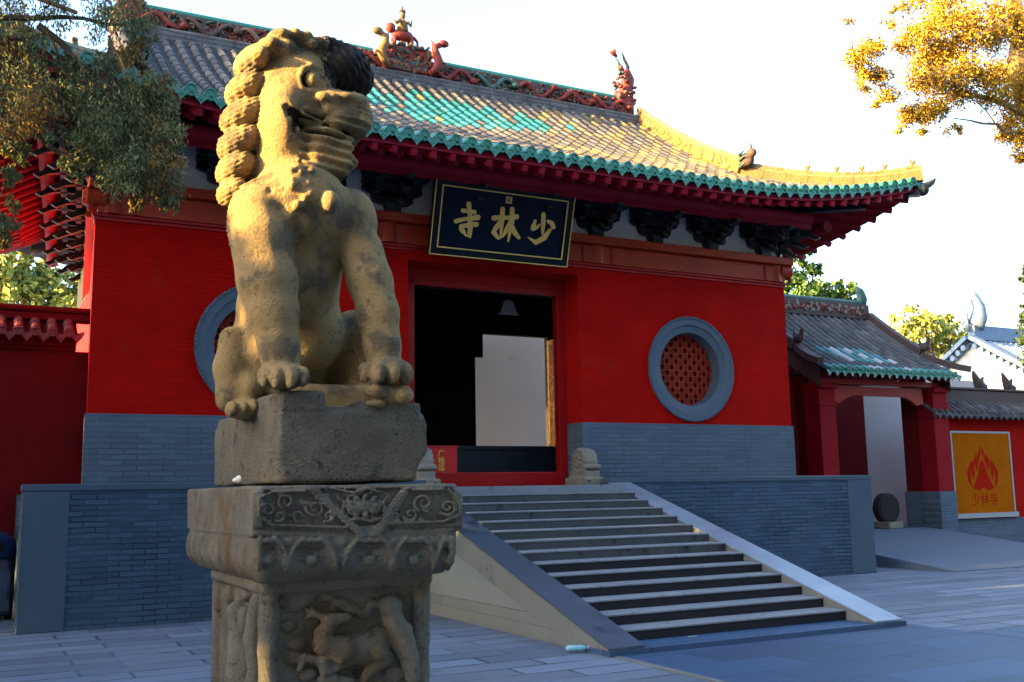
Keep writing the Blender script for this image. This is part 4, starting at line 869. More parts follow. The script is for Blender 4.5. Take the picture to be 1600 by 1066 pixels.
for cx_, rr0 in ((170, 135), (480, 165), (880, 180), (1190, 150), (1440, 100)):
    for z_ in (470, 520, 570): s.ell(fl(min(1480, cx_), z_, .018), (rr0*.00052, .034, .05), .012, 's')
    for f in (1., .82): s.path([fl(min(1445, max(110, cx_+rr0*f*math.cos(t))), 610-215*f*math.sin(t)*(1-.12*(abs(math.cos(t)) < .25)), .006 if f == 1 else -.006) for t in np.linspace(-.05, 3.19, 22)], .0135 if f == 1 else .008, .004)
    for sg in (-1, 1): s.path([fl(min(1440, cx_+sg*rr0*.36+rr0*.3*(1-.8*t)*math.cos(t*8)*sg), 545+rr0*.34*(1-.8*t)*math.sin(t*8), -.012) for t in np.linspace(0, 1, 14)], .007, .006)
    s.ell(fl(cx_, 560, .0), (.03, .016, .025), .01)
for x in (330, 690, 1045, 1330): s.ell(fl(x, 430, .002), (.03, .014, .022), .008)
for k in range(9):                                          # fluted petals on the left face
    y = PF+.12+k*.175; s.path([(-2.549+.012+(.115-math.sqrt(max(0, .115**2-max(0, 1.305-z)**2)) if z < 1.305 else 0), y+.03*math.sin((1.42-z)*9), z) for z in np.linspace(1.40, 1.21, 8)], [.012, .022, .026, .027, .027, .025, .022, .018], .008)
s.path([(-2.549, y, 1.415) for y in np.linspace(PF, -7.6, 12)], .006, .004)
s.path([fp(60, 345, -.002), fp(700, 365, -.002)], .008, .003, 's'); s.path([fp(1010, 345, -.002), fp(1510, 335, -.002)], .008, .003, 's')
s.path([(-2.553, -8.35, 1.64), (-2.553, -8.42, 1.45), (-2.548, -8.46, 1.32)], .008, .004, 's')
s.ell((-1.45, PF, 1.65), (.06, .06, .045), .03, 's'); s.ell((-1.44, PF-.01, 1.36), (.05, .05, .05), .03, 's'); s.ell((-2.55, PF, 1.65), (.035, .035, .03), .02, 's')
s.rough(.0026, 11); s.mesh('lotus_cap', M['pedestal'], PD)
s = SDF((-2.54, -9.08, -.01), (-1.50, -7.80, 1.235), .0075); SF = -9.0
s.box((-2.425, SF+.045, .0), (-1.61, -7.88, 1.21), .01); s.box((-2.47, SF-.014, 1.125), (-1.567, -7.85, 1.222), .03, .006); s.box((-2.52, SF-.06, .0), (-1.52, -7.82, .30), .03, .01); s.box((-2.49, SF-.03, .28), (-1.55, -7.85, .40), .03, .01)
def sp(cx_, cy_, d=0.): return onY(340+cx_/4.706, 880+cy_/4.706, SF+.034-d)
for x in (-2.415, -1.622):
    for y in ((SF+.035), -7.9): s.cap((x, y, .38), (x, y, 1.14), .047, k=.006)
    for z in (.52, .70, .86, .99): s.cap((x, SF+.035, z-.012), (x, SF+.035, z-.010), .051, k=.003); s.cap((x, SF+.035, z+.010), (x, SF+.035, z+.012), .051, k=.003)
K = .005                                                    # a deer looking back, a figure with raised arms, clouds
s.ell(sp(1010, 640, .0), (.135, .050, .088), .02); s.ell(sp(1165, 590, .005), (.075, .050, .085), .02); s.path([sp(900, 640, .02), sp(775, 600, .035), sp(770, 520, .04), sp(830, 450, .04)], [.075, .050, .040, .034], .015)
s.cap(sp(820, 430, .04), sp(950, 400, .045), .040, .026, K); s.cap(sp(800, 410, .04), sp(700, 370, .03), .020, .014, K)
for q in ((650, 340), (630, 410), (690, 330), (660, 375)): s.cap(sp(720, 380, .03), sp(*q, .02), .012, .007, K)
s.path([sp(780, 720, .03), sp(790, 800, .03), sp(930, 740, .03), sp(1010, 690, .02)], [.035, .028, .024, .03], K); s.path([sp(1180, 660, .03), sp(1240, 700, .03), sp(1110, 800, .03), sp(1080, 850, .03)], [.05, .035, .026, .022], K)
s.path([sp(820, 740, .02), sp(640, 690, .02), sp(600, 780, .02)], [.03, .02, .016], K); s.path([sp(760, 860, .02), sp(860, 850, .025), sp(980, 870, .02)], [.02, .024, .02], K)
s.path([sp(1250, 300, .02), sp(1290, 420, .03), sp(1370, 560, .03), sp(1420, 700, .03), sp(1430, 840, .03)], [.05, .055, .055, .045, .04], K); s.ell(sp(1280, 320, .03), (.055, .045, .05), .01)
s.path([sp(1330, 420, .04), sp(1400, 480, .04), sp(1420, 560, .04)], [.02, .024, .018], .006); s.path([sp(1230, 520, .02), sp(1330, 640, .02), sp(1380, 780, .02)], [.016, .02, .016], .006)
for q, r_ in (((560, 280), .07), ((640, 260), .05), ((900, 300), .05), ((980, 340), .045), ((1080, 370), .045), ((1130, 300), .04), ((700, 220), .04), ((520, 460), .04), ((580, 600), .05), ((560, 700), .045), ((660, 820), .05), ((1290, 820), .06), ((800, 250), .035)): s.ell(sp(*q, -.005), (r_, .026, r_*.7), .012)
s.rough(.0, 1)
rp = random.Random(9)
for k in range(26): s.ell((-2.437, rp.uniform(SF+.2, -8.0), rp.uniform(.45, 1.1)), (.035, rp.uniform(.03, .07), rp.uniform(.03, .07)), .012)
s.path([(-2.44, -8.65, .5), (-2.45, -8.60, .7), (-2.45, -8.52, .85), (-2.44, -8.50, .98)], [.05, .085, .06, .05], .015); s.ell((-2.45, -8.48, 1.0), (.06, .07, .06), .012); s.path([(-2.44, -8.45, .5), (-2.45, -8.40, .75), (-2.44, -8.3, .8)], [.03, .05, .03], .01)
s.path([(-2.44, -8.85, 1.08), (-2.445, -8.80, .9), (-2.44, -8.83, .7)], [.04, .05, .03], .012)
s.rough(.003, 12); s.mesh('relief_shaft', M['pedestal'], PD)
mb = MB(); rp = random.Random(4)
for k in range(90): y = rp.uniform(SF-.02, -8.1); mb.ell((-2.468+rp.uniform(-.012, .012), y, 1.222+rp.uniform(-.004, .006)), (rp.uniform(.008, .02), rp.uniform(.012, .03), rp.uniform(.006, .012)), 6, 4)
for k in range(10): mb.ell((-2.45+rp.uniform(0, .1), SF-.012, 1.222), (.02, .008, .006), 6, 4)
mb.build('moss_patch', M['moss'], PD)

# ------------------------------------------------------------------ stone lion
LN = thing('stone_lion', (-2.0, -8.3, 1.65), 'weathered seated stone guardian lion with braided mane looking right from its pedestal', 'statue')
s = SDF((-2.46, -9.12, 1.64), (-1.54, -7.5, 2.20), .010)
s.box((-2.402, -9.05, 1.662), (-1.608, -7.56, 2.02), .018); s.box((-2.402, -9.052, 2.0), (-2.17, -8.55, 2.12), .025, .01); s.box((-2.17, -9.03, 1.98), (-1.98, -8.6, 2.04), .03, .02); s.box((-2.0, -9.04, 1.99), (-1.63, -8.4, 2.075), .03, .02)
s.box((-2.40, -8.6, 2.0), (-1.65, -7.6, 2.07), .03, .02)
s.ell((-1.56, -9.06, 1.66), (.12, .3, .16), .03, 's'); s.ell((-1.60, -9.07, 2.03), (.06, .06, .06), .03, 's'); s.ell((-2.42, -9.07, 1.68), (.04, .04, .05), .03, 's')
s.path([(-2.39, -9.052, 2.01), (-2.2, -9.054, 2.008), (-2.12, -9.052, 2.012)], .007, .004, 's')
s.path([(-2.405, -8.9, 1.68), (-2.405, -8.93, 1.8), (-2.405, -8.9, 1.9)], .007, .004, 's'); s.path([(-1.9, -9.05, 1.67), (-1.88, -9.05, 1.74)], .008, .004, 's')
s.rough(.006, 21); s.mesh('rough_plinth', M['plinth'], LN)

mb = MB(); q_ = onX(374, 749, -2.40); mb.ell(q_, (.02, .06, .022), 8, 6); mb.ell(q_+np.array((0, .08, -.004)), (.018, .05, .014), 8, 6); mb.build('mortar_lump', M['litter'], LN, smooth=True)
def L(px, py, Y): return onY(px, py, Y)
s = SDF((-2.80, -9.22, 1.98), (-1.30, -7.55, 4.12), .0088)
# trunk, haunches, chest
s.cap(L(455, 585, -8.12), L(468, 345, -8.62), .22, .265, .05); s.ell(L(470, 318, -8.72), (.255, .22, .23), .06); s.ell(L(472, 430, -8.60), (.20, .19, .28), .06); s.ell(L(480, 520, -8.34), (.22, .2, .24), .05); s.box((-2.30, -8.5, 1.98), (-1.68, -7.62, 2.22), .06, .04)
s.ell(L(402, 345, -8.72), (.158, .18, .22), .06); s.ell(L(545, 350, -8.68), (.155, .19, .2), .06)
s.ell(L(392, 560, -8.14), (.150, .34, .235), .05); s.ell(L(408, 480, -8.30), (.13, .26, .22), .06); s.path([L(362, 530, -8.32), L(360, 575, -8.34), L(357, 625, -8.38)], [.070, .080, .066], .06); s.ell(L(380, 640, -8.42), (.070, .18, .055), .02); s.ell(L(378, 610, -8.22), (.115, .28, .12), .05)
for x, y in ((362, 640), (378, 640), (394, 636)): s.ell(L(x, y, -8.57), (.032, .07, .045), .012)
s.ell(L(548, 555, -8.18), (.15, .32, .27), .05)
# front legs and paws
s.path([L(408, 375, -8.80), L(418, 440, -8.86), L(428, 490, -8.90), L(437, 545, -8.93), L(441, 580, -8.94)], [.162, .146, .122, .098, .096], .045)
s.ell(L(444, 588, -8.98), (.125, .13, .065), .03)
for x, y, Y in ((412, 588, -8.99), (430, 590, -9.06), (452, 590, -9.08), (473, 588, -9.05)): s.ell(L(x, y, Y), (.034, .062, .052), .012); s.ell(L(x, y+10, Y-.05), (.015, .03, .025), .006)
s.path([L(563, 392, -8.76), L(578, 440, -8.84), L(590, 490, -8.89), L(597, 540, -8.92), L(601, 570, -8.93)], [.126, .117, .110, .096, .094], .035)
s.ell(L(605, 578, -8.97), (.135, .13, .066), .025)
for x, y, Y in ((570, 582, -9.0), (590, 584, -9.07), (612, 584, -9.08), (634, 584, -9.04)): s.ell(L(x, y, Y), (.036, .062, .056), .012)
s.ell(L(606, 620, -8.92), (.130, .15, .075), .03); s.ell(L(592, 612, -9.03), (.075, .05, .04), .012); s.ell(L(630, 618, -9.05), (.055, .05, .05), .012); s.ell(L(585, 632, -9.02), (.06, .06, .025), .012); s.ell(L(636, 606, -9.06), (.014, .02, .014), .004)
# neck and head
s.cap(L(448, 300, -8.60), L(462, 170, -8.62), .195, .20, .05); s.ell(L(464, 140, -8.62), (.215, .225, .25), .05); s.ell(L(440, 190, -8.68), (.13, .19, .25), .05)
s.ell(L(524, 110, -8.60), (.185, .225, .150), .03); s.ell(L(556, 132, -8.58), (.080, .19, .095), .03); s.ell(L(500, 84, -8.62), (.13, .2, .085), .03)
s.ell(L(508, 165, -8.72), (.09, .16, .075), .03); m0, m1 = L(508, 199, -8.84), L(578, 149, -8.80); s.box((m0[0], -8.86, m0[2]), (m1[0], -8.44, m1[2]), .07, .02); s.ell(L(562, 192, -8.70), (.065, .14, .062), .025); s.ell(L(540, 154, -8.84), (.075, .06, .030), .012)
for q in ((520, 152, -8.86), (556, 156, -8.84)): s.ell(L(*q), (.030, .03, .022), .012)
j0, j1 = L(482, 262, -8.82), L(550, 212, -8.78); s.box((j0[0], -8.84, j0[2]), (j1[0], -8.46, j1[2]), .05, .02); s.ell(L(500, 225, -8.72), (.10, .14, .085), .03); s.ell(L(542, 260, -8.66), (.04, .12, .04), .02)
# mouth
def Hh(px, py, off=0.): p, d_ = s.hit(px, py); return p+d_*off
HT = {q: Hh(*q) for q in ((448, 168), (452, 180), (462, 200), (474, 213), (466, 176), (482, 182), (498, 188), (514, 194), (530, 200), (548, 206), (486, 196), (505, 201), (478, 124), (486, 125), (468, 120), (474, 108), (486, 103), (499, 106), (468, 124), (472, 138), (486, 144), (505, 152), (512, 172), (514, 186), (452, 188), (464, 204), (477, 170))}
vd = s.hit(490, 190)[1]
def cut(q, r_): s.cap(HT[q]-vd*.06, HT[q]+vd*.12, r_, r_*.85, k=.008, op='s')
for q in ((456, 176), (470, 190), (490, 197), (510, 201), (530, 207), (549, 212), (478, 205), (544, 207), (522, 200)): HT[q] = Hh(*q)
for d_ in (-.06, .0, .06, .12):
    s.path([HT[q]+vd*d_ for q in ((448, 168), (456, 176), (470, 190), (490, 197), (510, 201), (530, 207), (549, 212))], [.022, .036, .048, .048, .044, .034, .022], .005, 's')
    s.path([HT[q]+vd*d_ for q in ((456, 176), (462, 200), (474, 213))], [.030, .032, .012], .005, 's')
s.path([HT[(470, 190)]+vd*.10, HT[(490, 197)]+vd*.045+np.array((0, 0, -.012)), HT[(510, 201)]+vd*.02+np.array((0, 0, -.012)), HT[(530, 207)]+vd*.02], [.020, .028, .030, .024], .004)
s.ell(HT[(522, 200)]+vd*.015, (.030, .03, .018), .004)
s.ell(HT[(452, 188)]+vd*.02, (.014, .02, .022), .005); s.ell(HT[(464, 204)]+vd*.015, (.014, .02, .022), .005); s.ell(HT[(477, 170)]+vd*.01, (.026, .02, .014), .005); s.cap(HT[(505, 152)]+vd*.02+np.array((.02, 0, -.03)), HT[(498, 188)]+vd*.01, .022, .010, .008); s.cap(HT[(514, 186)]+vd*.015, HT[(530, 200)]+vd*.02, .022, .016, .008)
# eye, brow, nose
s.cap(HT[(478, 124)]-vd*.03, HT[(478, 124)]+vd*.05, .046, k=.010, op='s'); s.cap(HT[(486, 125)]-vd*.03, HT[(486, 125)]+vd*.05, .042, k=.010, op='s'); s.ell(HT[(486, 125)]+vd*.035, (.040, .05, .050), .004)
s.path([HT[q]-vd*.002 for q in ((468, 120), (474, 108), (486, 103), (499, 106))], [.012, .018, .020, .014], .010)
s.path([HT[q] for q in ((468, 124), (472, 138), (486, 144))], [.010, .012, .010], .012); s.ell(HT[(505, 152)]+vd*.01, (.046, .045, .030), .016); s.ell(HT[(512, 172)]+vd*.02, (.032, .04, .03), .015)
s.cap(L(520, 67, -8.72), L(508, 72, -8.76), .035, .03, .01)
# cap of hair over the forehead
for x, y, r_ in ((415, 80, .062), (432, 66, .062), (452, 66, .062), (470, 70, .058), (400, 94, .058), (440, 86, .08), (478, 82, .05)): s.ell(L(x, y, -8.68), (r_, .16, r_*.85), .016)
# braided mane
s.path([L(404, 95, -8.45), L(398, 150, -8.45), L(393, 200, -8.45), L(388, 250, -8.45), L(380, 300, -8.45)], [.10, .11, .12, .12, .11], .03)
for x, y, rx, rz in ((398, 98, .125, .085), (387, 140, .135, .088), (381, 182, .140, .090), (375, 224, .135, .090), (369, 264, .115, .086), (362, 300, .080, .070)): s.ell(L(x, y, -8.54), (rx, .17, rz), .014, rot=rotm('Y', -34))
for x, y in ((420, 110), (412, 160), (406, 205), (400, 250), (396, 300)): s.ell(L(x, y, -8.30), (.17, .2, .12), .03)
s.ell(L(440, 150, -8.35), (.2, .2, .22), .05); s.ell(L(455, 250, -8.35), (.24, .2, .3), .05)
# chest: bell, hair tuft, knob, crease
s.ell(L(515, 316, -8.94), (.052, .055, .062), .006); s.cap(L(510, 298, -8.92), L(512, 305, -8.93), .014, k=.006); s.ell(L(463, 292, -8.87), (.085, .065, .125), .02); s.ell(L(452, 335, -8.86), (.05, .05, .06), .015)
for k in range(22): s.ell(L(RNG.uniform(455, 488), RNG.uniform(250, 330), -8.92+RNG.uniform(-.02, .01)), RNG.uniform(.012, .026), .01)
s.ell(L(425, 292, -8.92), (.026, .06, .032), .01, 's'); s.path([L(426, 296, -8.90), L(446, 340, -8.93), L(455, 372, -8.91)], .010, .012, 's')
s.path([L(470, 405, -8.86), L(500, 378, -8.84), L(540, 366, -8.83), L(575, 372, -8.78)], .006, .006, 's')
# striations of mane, beard and hair
def band(lo, hi, fn): s.mod(lo, hi, fn)
A, Bq = L(392, 70, -8.52), L(352, 335, -8.52)
xm = L(408, 130, -8.6)[0]
def mane(X, Y, Z):
    q = Z+.55*X-.12*(Y+8.5); w_ = np.clip((xm+.06*(Z-3.6)-X)/.03, 0, 1)
    return w_*(.0042*np.sin((Z-.62*X-.12*(Y+8.5))*2*np.pi/.026)+.002*np.sin((X-.3*Y)*2*np.pi/.05+1.2*np.sin(Z*25)))
band((-2.80, -8.80, 2.90), (-1.95, -8.0, 3.95), mane)
p0, p1 = L(478, 262, -8.9), L(560, 206, -8.6)
band((p0[0], -9.0, p0[2]-.02), (p1[0]+.04, -8.3, p1[2]-.03), lambda X, Y, Z: .010*np.sin((Z+.12*X)*2*np.pi/.052)*np.clip((Z-p0[2]+.02)/.04, 0, 1))
c_ = L(530, 112, -8.7); band((c_[0]-.13, -9.0, c_[2]-.14), (c_[0]+.22, -8.3, c_[2]+.17), lambda X, Y, Z: .0055*np.sin((X+.5*Z)*2*np.pi/.045+2.2*np.sin(Z*30))+.003*np.sin(Z*140+X*60))
c2 = L(548, 190, -8.7); band((c2[0]-.06, -9.0, c2[2]-.06), (c2[0]+.16, -8.4, c2[2]+.03), lambda X, Y, Z: .0035*np.sin((Z+.15*X)*2*np.pi/.028))
s.rough(.0030, 31)
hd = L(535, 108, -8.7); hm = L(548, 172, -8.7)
def darkpart(c):  # brow and head top, where shade is painted in along with weathering
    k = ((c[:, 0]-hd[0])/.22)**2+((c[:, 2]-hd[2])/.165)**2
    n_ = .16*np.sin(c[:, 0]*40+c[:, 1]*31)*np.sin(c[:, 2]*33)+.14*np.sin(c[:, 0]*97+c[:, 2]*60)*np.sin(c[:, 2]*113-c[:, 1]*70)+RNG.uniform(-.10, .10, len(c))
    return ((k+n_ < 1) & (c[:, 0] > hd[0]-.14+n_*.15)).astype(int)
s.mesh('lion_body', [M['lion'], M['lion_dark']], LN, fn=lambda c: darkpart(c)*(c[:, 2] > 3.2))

# ------------------------------------------------------------------ generic tiled slope for walls and small roofs
def simple_rows(b, xs_, low, high, r=.07, tl=.26, green=1, patch=None, seg=5):
    """low(x), high(x): end points of the row at x"""
    for x in xs_:
        p, q = np.array(low(x)), np.array(high(x)); n = max(1, int(np.linalg.norm(q-p)/tl))
        for i in range(n):
            a_, c_ = p+(q-p)*i/n, p+(q-p)*(i+1)/n; b.cm = 1 if i < green else 0
            if patch: k = patch(x, i, n); b.cm = k if k is not None else b.cm
            barrel(b, (a_, c_), r, r*.88, seg)

# ------------------------------------------------------------------ left: tiled wall, bin
LW = thing('coping_wall', (-6, 2.6, 0), 'dark red brick wall with a tiled coping at the left of the temple hall', 'wall')
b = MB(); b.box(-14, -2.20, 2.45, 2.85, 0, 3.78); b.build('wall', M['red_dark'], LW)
b = MB(); b.box(-14, -2.40, 2.40, 2.90, 3.78, 3.84, .01); b.box(-14, -2.40, 2.36, 2.94, 3.84, 3.90, .01); b.box(-14, -2.40, 2.32, 2.98, 3.90, 3.96, .01); b.build('corbel_course', M['red_dark'], LW)
b = MB(); b.add([(-14, 2.22, 3.99), (-2.40, 2.22, 3.99), (-2.40, 2.62, 4.26), (-14, 2.62, 4.26), (-14, 2.22, 3.95), (-2.40, 2.22, 3.95)], [(0, 1, 2, 3), (4, 5, 1, 0)]); b.add([(-14, 3.02, 3.99), (-2.4, 3.02, 3.99), (-2.4, 2.62, 4.26), (-14, 2.62, 4.26)], [(3, 2, 1, 0)]); b.add([(-14, 2.22, 3.95), (-2.4, 2.22, 3.95), (-2.4, 3.02, 3.95), (-14, 3.02, 3.95)], [(3, 2, 1, 0)]); b.build('coping_slope', M['deep_red'], LW)
b = MB(); xs_ = [-2.52-.225*i for i in range(30)]; simple_rows(b, xs_, lambda x: (x, 2.20, 4.02), lambda x: (x, 2.55, 4.25), .075, .2, 0)
for x in xs_: b.lathe((x, 2.20, 4.03), [(.0, -.01), (.055, -.01), (.072, -.012), (.075, .03)], 12)
for x in xs_: drip(b, (x+.112, 2.205, 3.99), (0, -1, 0), .10)
b.build('coping_tile', [M['coping'], M['coping']], LW)
b = MB(); b.box(-14, -2.20, 2.50, 2.74, 4.24, 4.36, .02); b.box(-14, -2.20, 2.46, 2.78, 4.365, 4.45, .03); b.build('coping_ridge', M['red_dark'], LW)
BN = thing('rubbish_bin', (-3.50, 2.1, 0), 'blue plastic bin with a dark opening at the left edge beside the terrace', 'bin')
b = MB(); b.box(-3.95, -3.13, 1.75, 2.2, .06, .86, .06); b.build('bin_body', M['bin'], BN); b = MB(); b.lathe((-3.54, 1.98, .84), [(.47, 0), (.47, .10), (.42, .24), (.30, .33), (.0, .36)], 28, 'z'); b.build('bin_hood', M['bin'], BN, smooth=True)
b = MB(); b.ell((-3.38, 1.60, .98), (.13, .08, .11), 14, 8); b.build('bin_opening', M['black_in'], BN)
b = MB(); b.box(-3.9, -3.2, 1.77, 2.15, 0, .06); b.build('bin_foot', M['black_in'], BN)

# ------------------------------------------------------------------ right: side gate
G = thing('side_gate', (15.3, 4.5, .5), 'small red side gate with a green-edged tile roof to the right of the hall', 'gatehouse')
GY, GXL, GXR = 3.0, 13.3, 17.62; GR = (5.75, 6.05)
boxes('gate_pier', M['pier_red'], G, (13.44, 13.94, GY+.45, GY+.95, .3, 3.95, .01), (17.18, 17.70, GY+.45, GY+.95, 1.42, 3.95, .01))
for x0, x1 in ((13.42, 13.96), (17.16, 17.72)): boxes('pier_moulding', M['pier_red'], G, (x0, x1, GY+.43, GY+.97, 3.42, 3.50, .008), (x0, x1, GY+.35, GY+.97, 3.83, 3.952, .02))
b = MB(); b.box(17.15, 17.73, GY+.42, GY+1.0, .35, 1.418, .015); b.build('pier_base', M['grey_base'], G)
boxes('gate_wall', M['deep_red'], G, (10.6, 13.44, GY+1.2, GY+1.6, .3, 3.9), (13.52, 13.92, GY+.96, 6.2, .3, 4.6), (17.25, 17.65, GY+1.01, 4.5, 1.42, 4.6))
b = MB(); b.box(17.23, 17.63, GY+1.02, 4.55, .4, 1.416); b.build('inner_base', M['grey_base_side'], G)
b = MB(); b.prism([(13.95, 3.92), (13.95, 3.55), (14.17, 3.50), (14.37, 3.62), (14.62, 3.70), (16.32, 3.70), (16.54, 3.62), (16.74, 3.50), (16.95, 3.55), (16.95, 3.92)], (0, GY+.55, 0), (1, 0, 0), (0, 0, 1), (0, 1, 0), .10); b.box(13.42, 17.52, GY+.5, GY+.75, 3.955, 4.08); b.build('gate_lintel', M['red_wood'], G)
boxes('gate_door_leaf', M['deep_red'], G, (13.98, 14.04, GY+1.3, GY+2.6, .57, 3.9, .006), (14.02, 17.97, 6.40, 6.46, .57, 4.15, .006))
b = MB(); b.box(13.3, 17.7, GY+.7, 7.0, .38, .56); b.build('gate_floor', M['ramp'], G)
b = MB(); b.box(13.3, 17.0, GY+.9, 6.9, 4.2, 4.26); b.build('gate_ceiling', M['black_in'], G)
def gz(y):
    t = (y-GY)/(GR[0]-GY); return 4.20+(GR[1]-4.20)*(.72*t+.28*t*t)
b = MB(); ysg = np.linspace(0, 1, 9)
grid(b, np.linspace(GXL, GXR, 3), ysg, lambda x, v: (x, GY+(GR[0]-GY)*v, gz(GY+(GR[0]-GY)*v))); grid(b, np.linspace(GXR, GXL, 3), ysg, lambda x, v: (x, GY+(GR[0]-GY)*v, gz(GY+(GR[0]-GY)*v)-.09))
grid(b, np.linspace(GXR, GXL, 3), ysg, lambda x, v: (x, 2*GR[0]-GY-(GR[0]-GY)*v, gz(GY+(GR[0]-GY)*v))); b.build('gate_roof', M['tile_pan'], G)
b = MB(); xs_ = [GXL+.12+.236*i for i in range(18)]
def gp(x, i, n):
    u = (x-GXL)/(GXR-GXL)
    if i == 0: return 1 if random.random() < .8 else 2
    if abs(u-.42) < .26 and 2 <= i <= 4 and abs((u-.42)*6+(i-3)*.5) < 1.25: return random.choice((1, 1, 2))
for x in xs_:
    ys_ = np.linspace(GY-.03, GR[0]-.15, 12)
    for i in range(11):
        k = gp(x, i, 11); b.cm = k if k is not None else 0; barrel(b, ((x, ys_[i], gz(ys_[i])+.03), (x, ys_[i+1], gz(ys_[i+1])+.03)), .075, .066)
b.build('gate_roof_tiles', [M['tile_grey'], M['tile_teal'], M['screen']], G)
b = MB()
for x in xs_: eave_end(b, (x, GY-.05, gz(GY)+.02), (0, -1, 0), .08)
for i in range(19): drip(b, (GXL+.005+.236*i, GY-.05, gz(GY)-.02), (0, -1, 0), .105)
b.build('gate_eave_tiles', M['tile_green'], G)
for x in [GXL+.15+.28*i for i in range(15)]: b = MB(); b.tube([(x, GY+.10, 4.10), (x, GY+1.1, 4.55)], .055, 9); b.build('gate_rafter', M['pier_red'], G)
b = MB(); b.box(9.9, GXR-.05, GR[0]-.14, GR[0]+.14, GR[1]-.05, GR[1]+.36, .02); b.cm = 1
rg_ = random.Random(2)
for k in range(170): b.cm = 1 if rg_.random() < .5 else 2; b.ell((rg_.uniform(11.5, GXR-.2), GR[0]-.15, GR[1]+rg_.uniform(.07, .26)), (rg_.uniform(.03, .10), .03, rg_.uniform(.02, .05)), 6, 4, rotm('Y', rg_.uniform(0, 180)))
b.cm = 3; b.tube([(9.9, GR[0], GR[1]+.40), (GXR-.1, GR[0], GR[1]+.40)], .08, 8); b.build('gate_ridge', [M['ridge_dark'], M['drum'], M['ridge_red'], M['ridge_green']], G)
b = MB(); ex = GXR-.2; b.tube([(ex, GR[0], GR[1]+.30), (ex+.06, GR[0], GR[1]+.55), (ex-.02, GR[0], GR[1]+.75), (ex-.14, GR[0], GR[1]+.86)], [.13, .14, .11, .04], 8); b.tube([(ex+.05, GR[0], GR[1]+.5), (ex+.18, GR[0], GR[1]+.72)], [.07, .02], 6); b.build('gate_ridge_dragon', M['ridge_green'], G, smooth=True)
for x, sg in ((GXR-.05, 1), (GXL+.05, -1)):
    b = MB(); P = [np.array((x, y, gz(y)+.03)) for y in np.linspace(GR[0]-.1, GY+1.0, 8)]; ridge_run(b, P, .19, .22); Q_ = [np.array((x+sg*.35*t, GY+1.0-1.1*t, gz(GY+1.0-1.1*t)+.03+.12*t*t)) for t in np.linspace(0, 1, 6)]; ridge_run(b, Q_, .15, .15)
    p = P[-1]; b.ell(p+np.array((0, -.1, .26)), (.09, .16, .12), 8, 6); b.tube([p+np.array((0, -.18, .3)), p+np.array((0, -.24, .45)), p+np.array((0, -.14, .56))], [.06, .05, .015], 6); b.tube([p+np.array((0, 0, .3)), p+np.array((0, .06, .5))], [.06, .015], 6)
    b.build('gate_verge_ridge', M['ridge_dark'], G)
    b = MB(); yy = np.linspace(GY+.25, GR[0], 8); top = [(x+sg*.04, y, gz(y)-.04) for y in yy]; bot = [(x+sg*.04, y, gz(y)-.48) for y in yy]; in_ = [(x-sg*.03, y, gz(y)-.48) for y in yy]
    b.add(top+bot+in_, [(i, i+1, 9+i-0, 8+i) for i in range(7)]+[(8+i, 9+i, 17+i, 16+i) for i in range(7)]); b.build('barge_board', M['bark'], G)
b = MB(); b.prism([(12.3, -.75), (17.05, -.75), (17.05, GY+.9), (12.3, GY+.9)], (0, 0, -.5), (1, 0, 0), (0, 1, 0), (0, 0, 1), .01); 
b = MB(); b.prism([(-.85, 0), (-.85, .02), (GY+.72, .545), (GY+.72, 0)], (12.3, 0, 0), (0, 1, 0), (0, 0, 1), (1, 0, 0), 4.9)
o = b.build('ramp', M['ramp'], None, base=(14.7, 1, 0)); setp(o, 'broad granite ramp rising to the side gate', 'ramp')
b = MB(); b.box(17.95, 23, 6.40, 6.6, 0, 4.6)
SW = b.build('inner_screen_wall', M['screen'], None, base=(19.5, 6.5, 0)); setp(SW, 'pale plastered wall seen through the opening of the red side gate', 'wall')
dx_ = onY(1385, 800, GY+1.05)[0]-15.0
DS = thing('gate_drum_stone', (15.0+dx_, GY+1.05, .56), 'dark carved drum stone beside the opening of the side gate', 'door stone')
b = MB(); b.box(14.75+dx_, 15.22+dx_, GY+.75, GY+1.35, .565, .72, .02); b.build('stone_foot', M['drum'], DS); b = MB(); b.lathe((15.0+dx_, GY+1.05, 1.04), [(.0, -.13), (.30, -.13), (.36, -.09), (.36, .09), (.30, .13), (0, .13)], 28, 'y'); b.build('stone_drum', M['lion_dark'], DS)

# ------------------------------------------------------------------ right: boundary wall with sign board
RW = thing('boundary_wall', (20, 3.9, 0), 'red boundary wall with a dark tiled coping right of the side gate', 'wall')
b = MB(); b.box(17.72, 32, GY+.75, GY+1.15, .72, 3.25); b.build('wall', M['red_brick'], RW); b = MB(); b.box(17.72, 32, GY+.70, GY+1.2, 0, .715, .01); b.build('wall_plinth', M['grey_base'], RW)
b = MB(); b.add([(17.1, GY+.40, 3.32), (32, GY+.40, 3.32), (32, GY+.95, 3.68), (17.1, GY+.95, 3.68), (17.1, GY+.40, 3.24), (32, GY+.40, 3.24), (17.1, GY+.75, 3.24), (32, GY+.75, 3.24)], [(0, 1, 2, 3), (4, 5, 1, 0), (6, 7, 5, 4)]); b.build('coping_slope', M['tile_pan'], RW)
b = MB(); xs_ = [17.2+.225*i for i in range(60)]; simple_rows(b, xs_, lambda x: (x, GY+.38, 3.34), lambda x: (x, GY+.92, 3.69), .07, .2, 0)
for x in xs_: b.lathe((x, GY+.38, 3.34), [(.0, -.01), (.055, -.01), (.072, -.012), (.075, .03)], 10); drip(b, (x+.112, GY+.385, 3.31), (0, -1, 0), .10)
b.build('coping_tile', [M['tile_grey'], M['tile_grey']], RW)
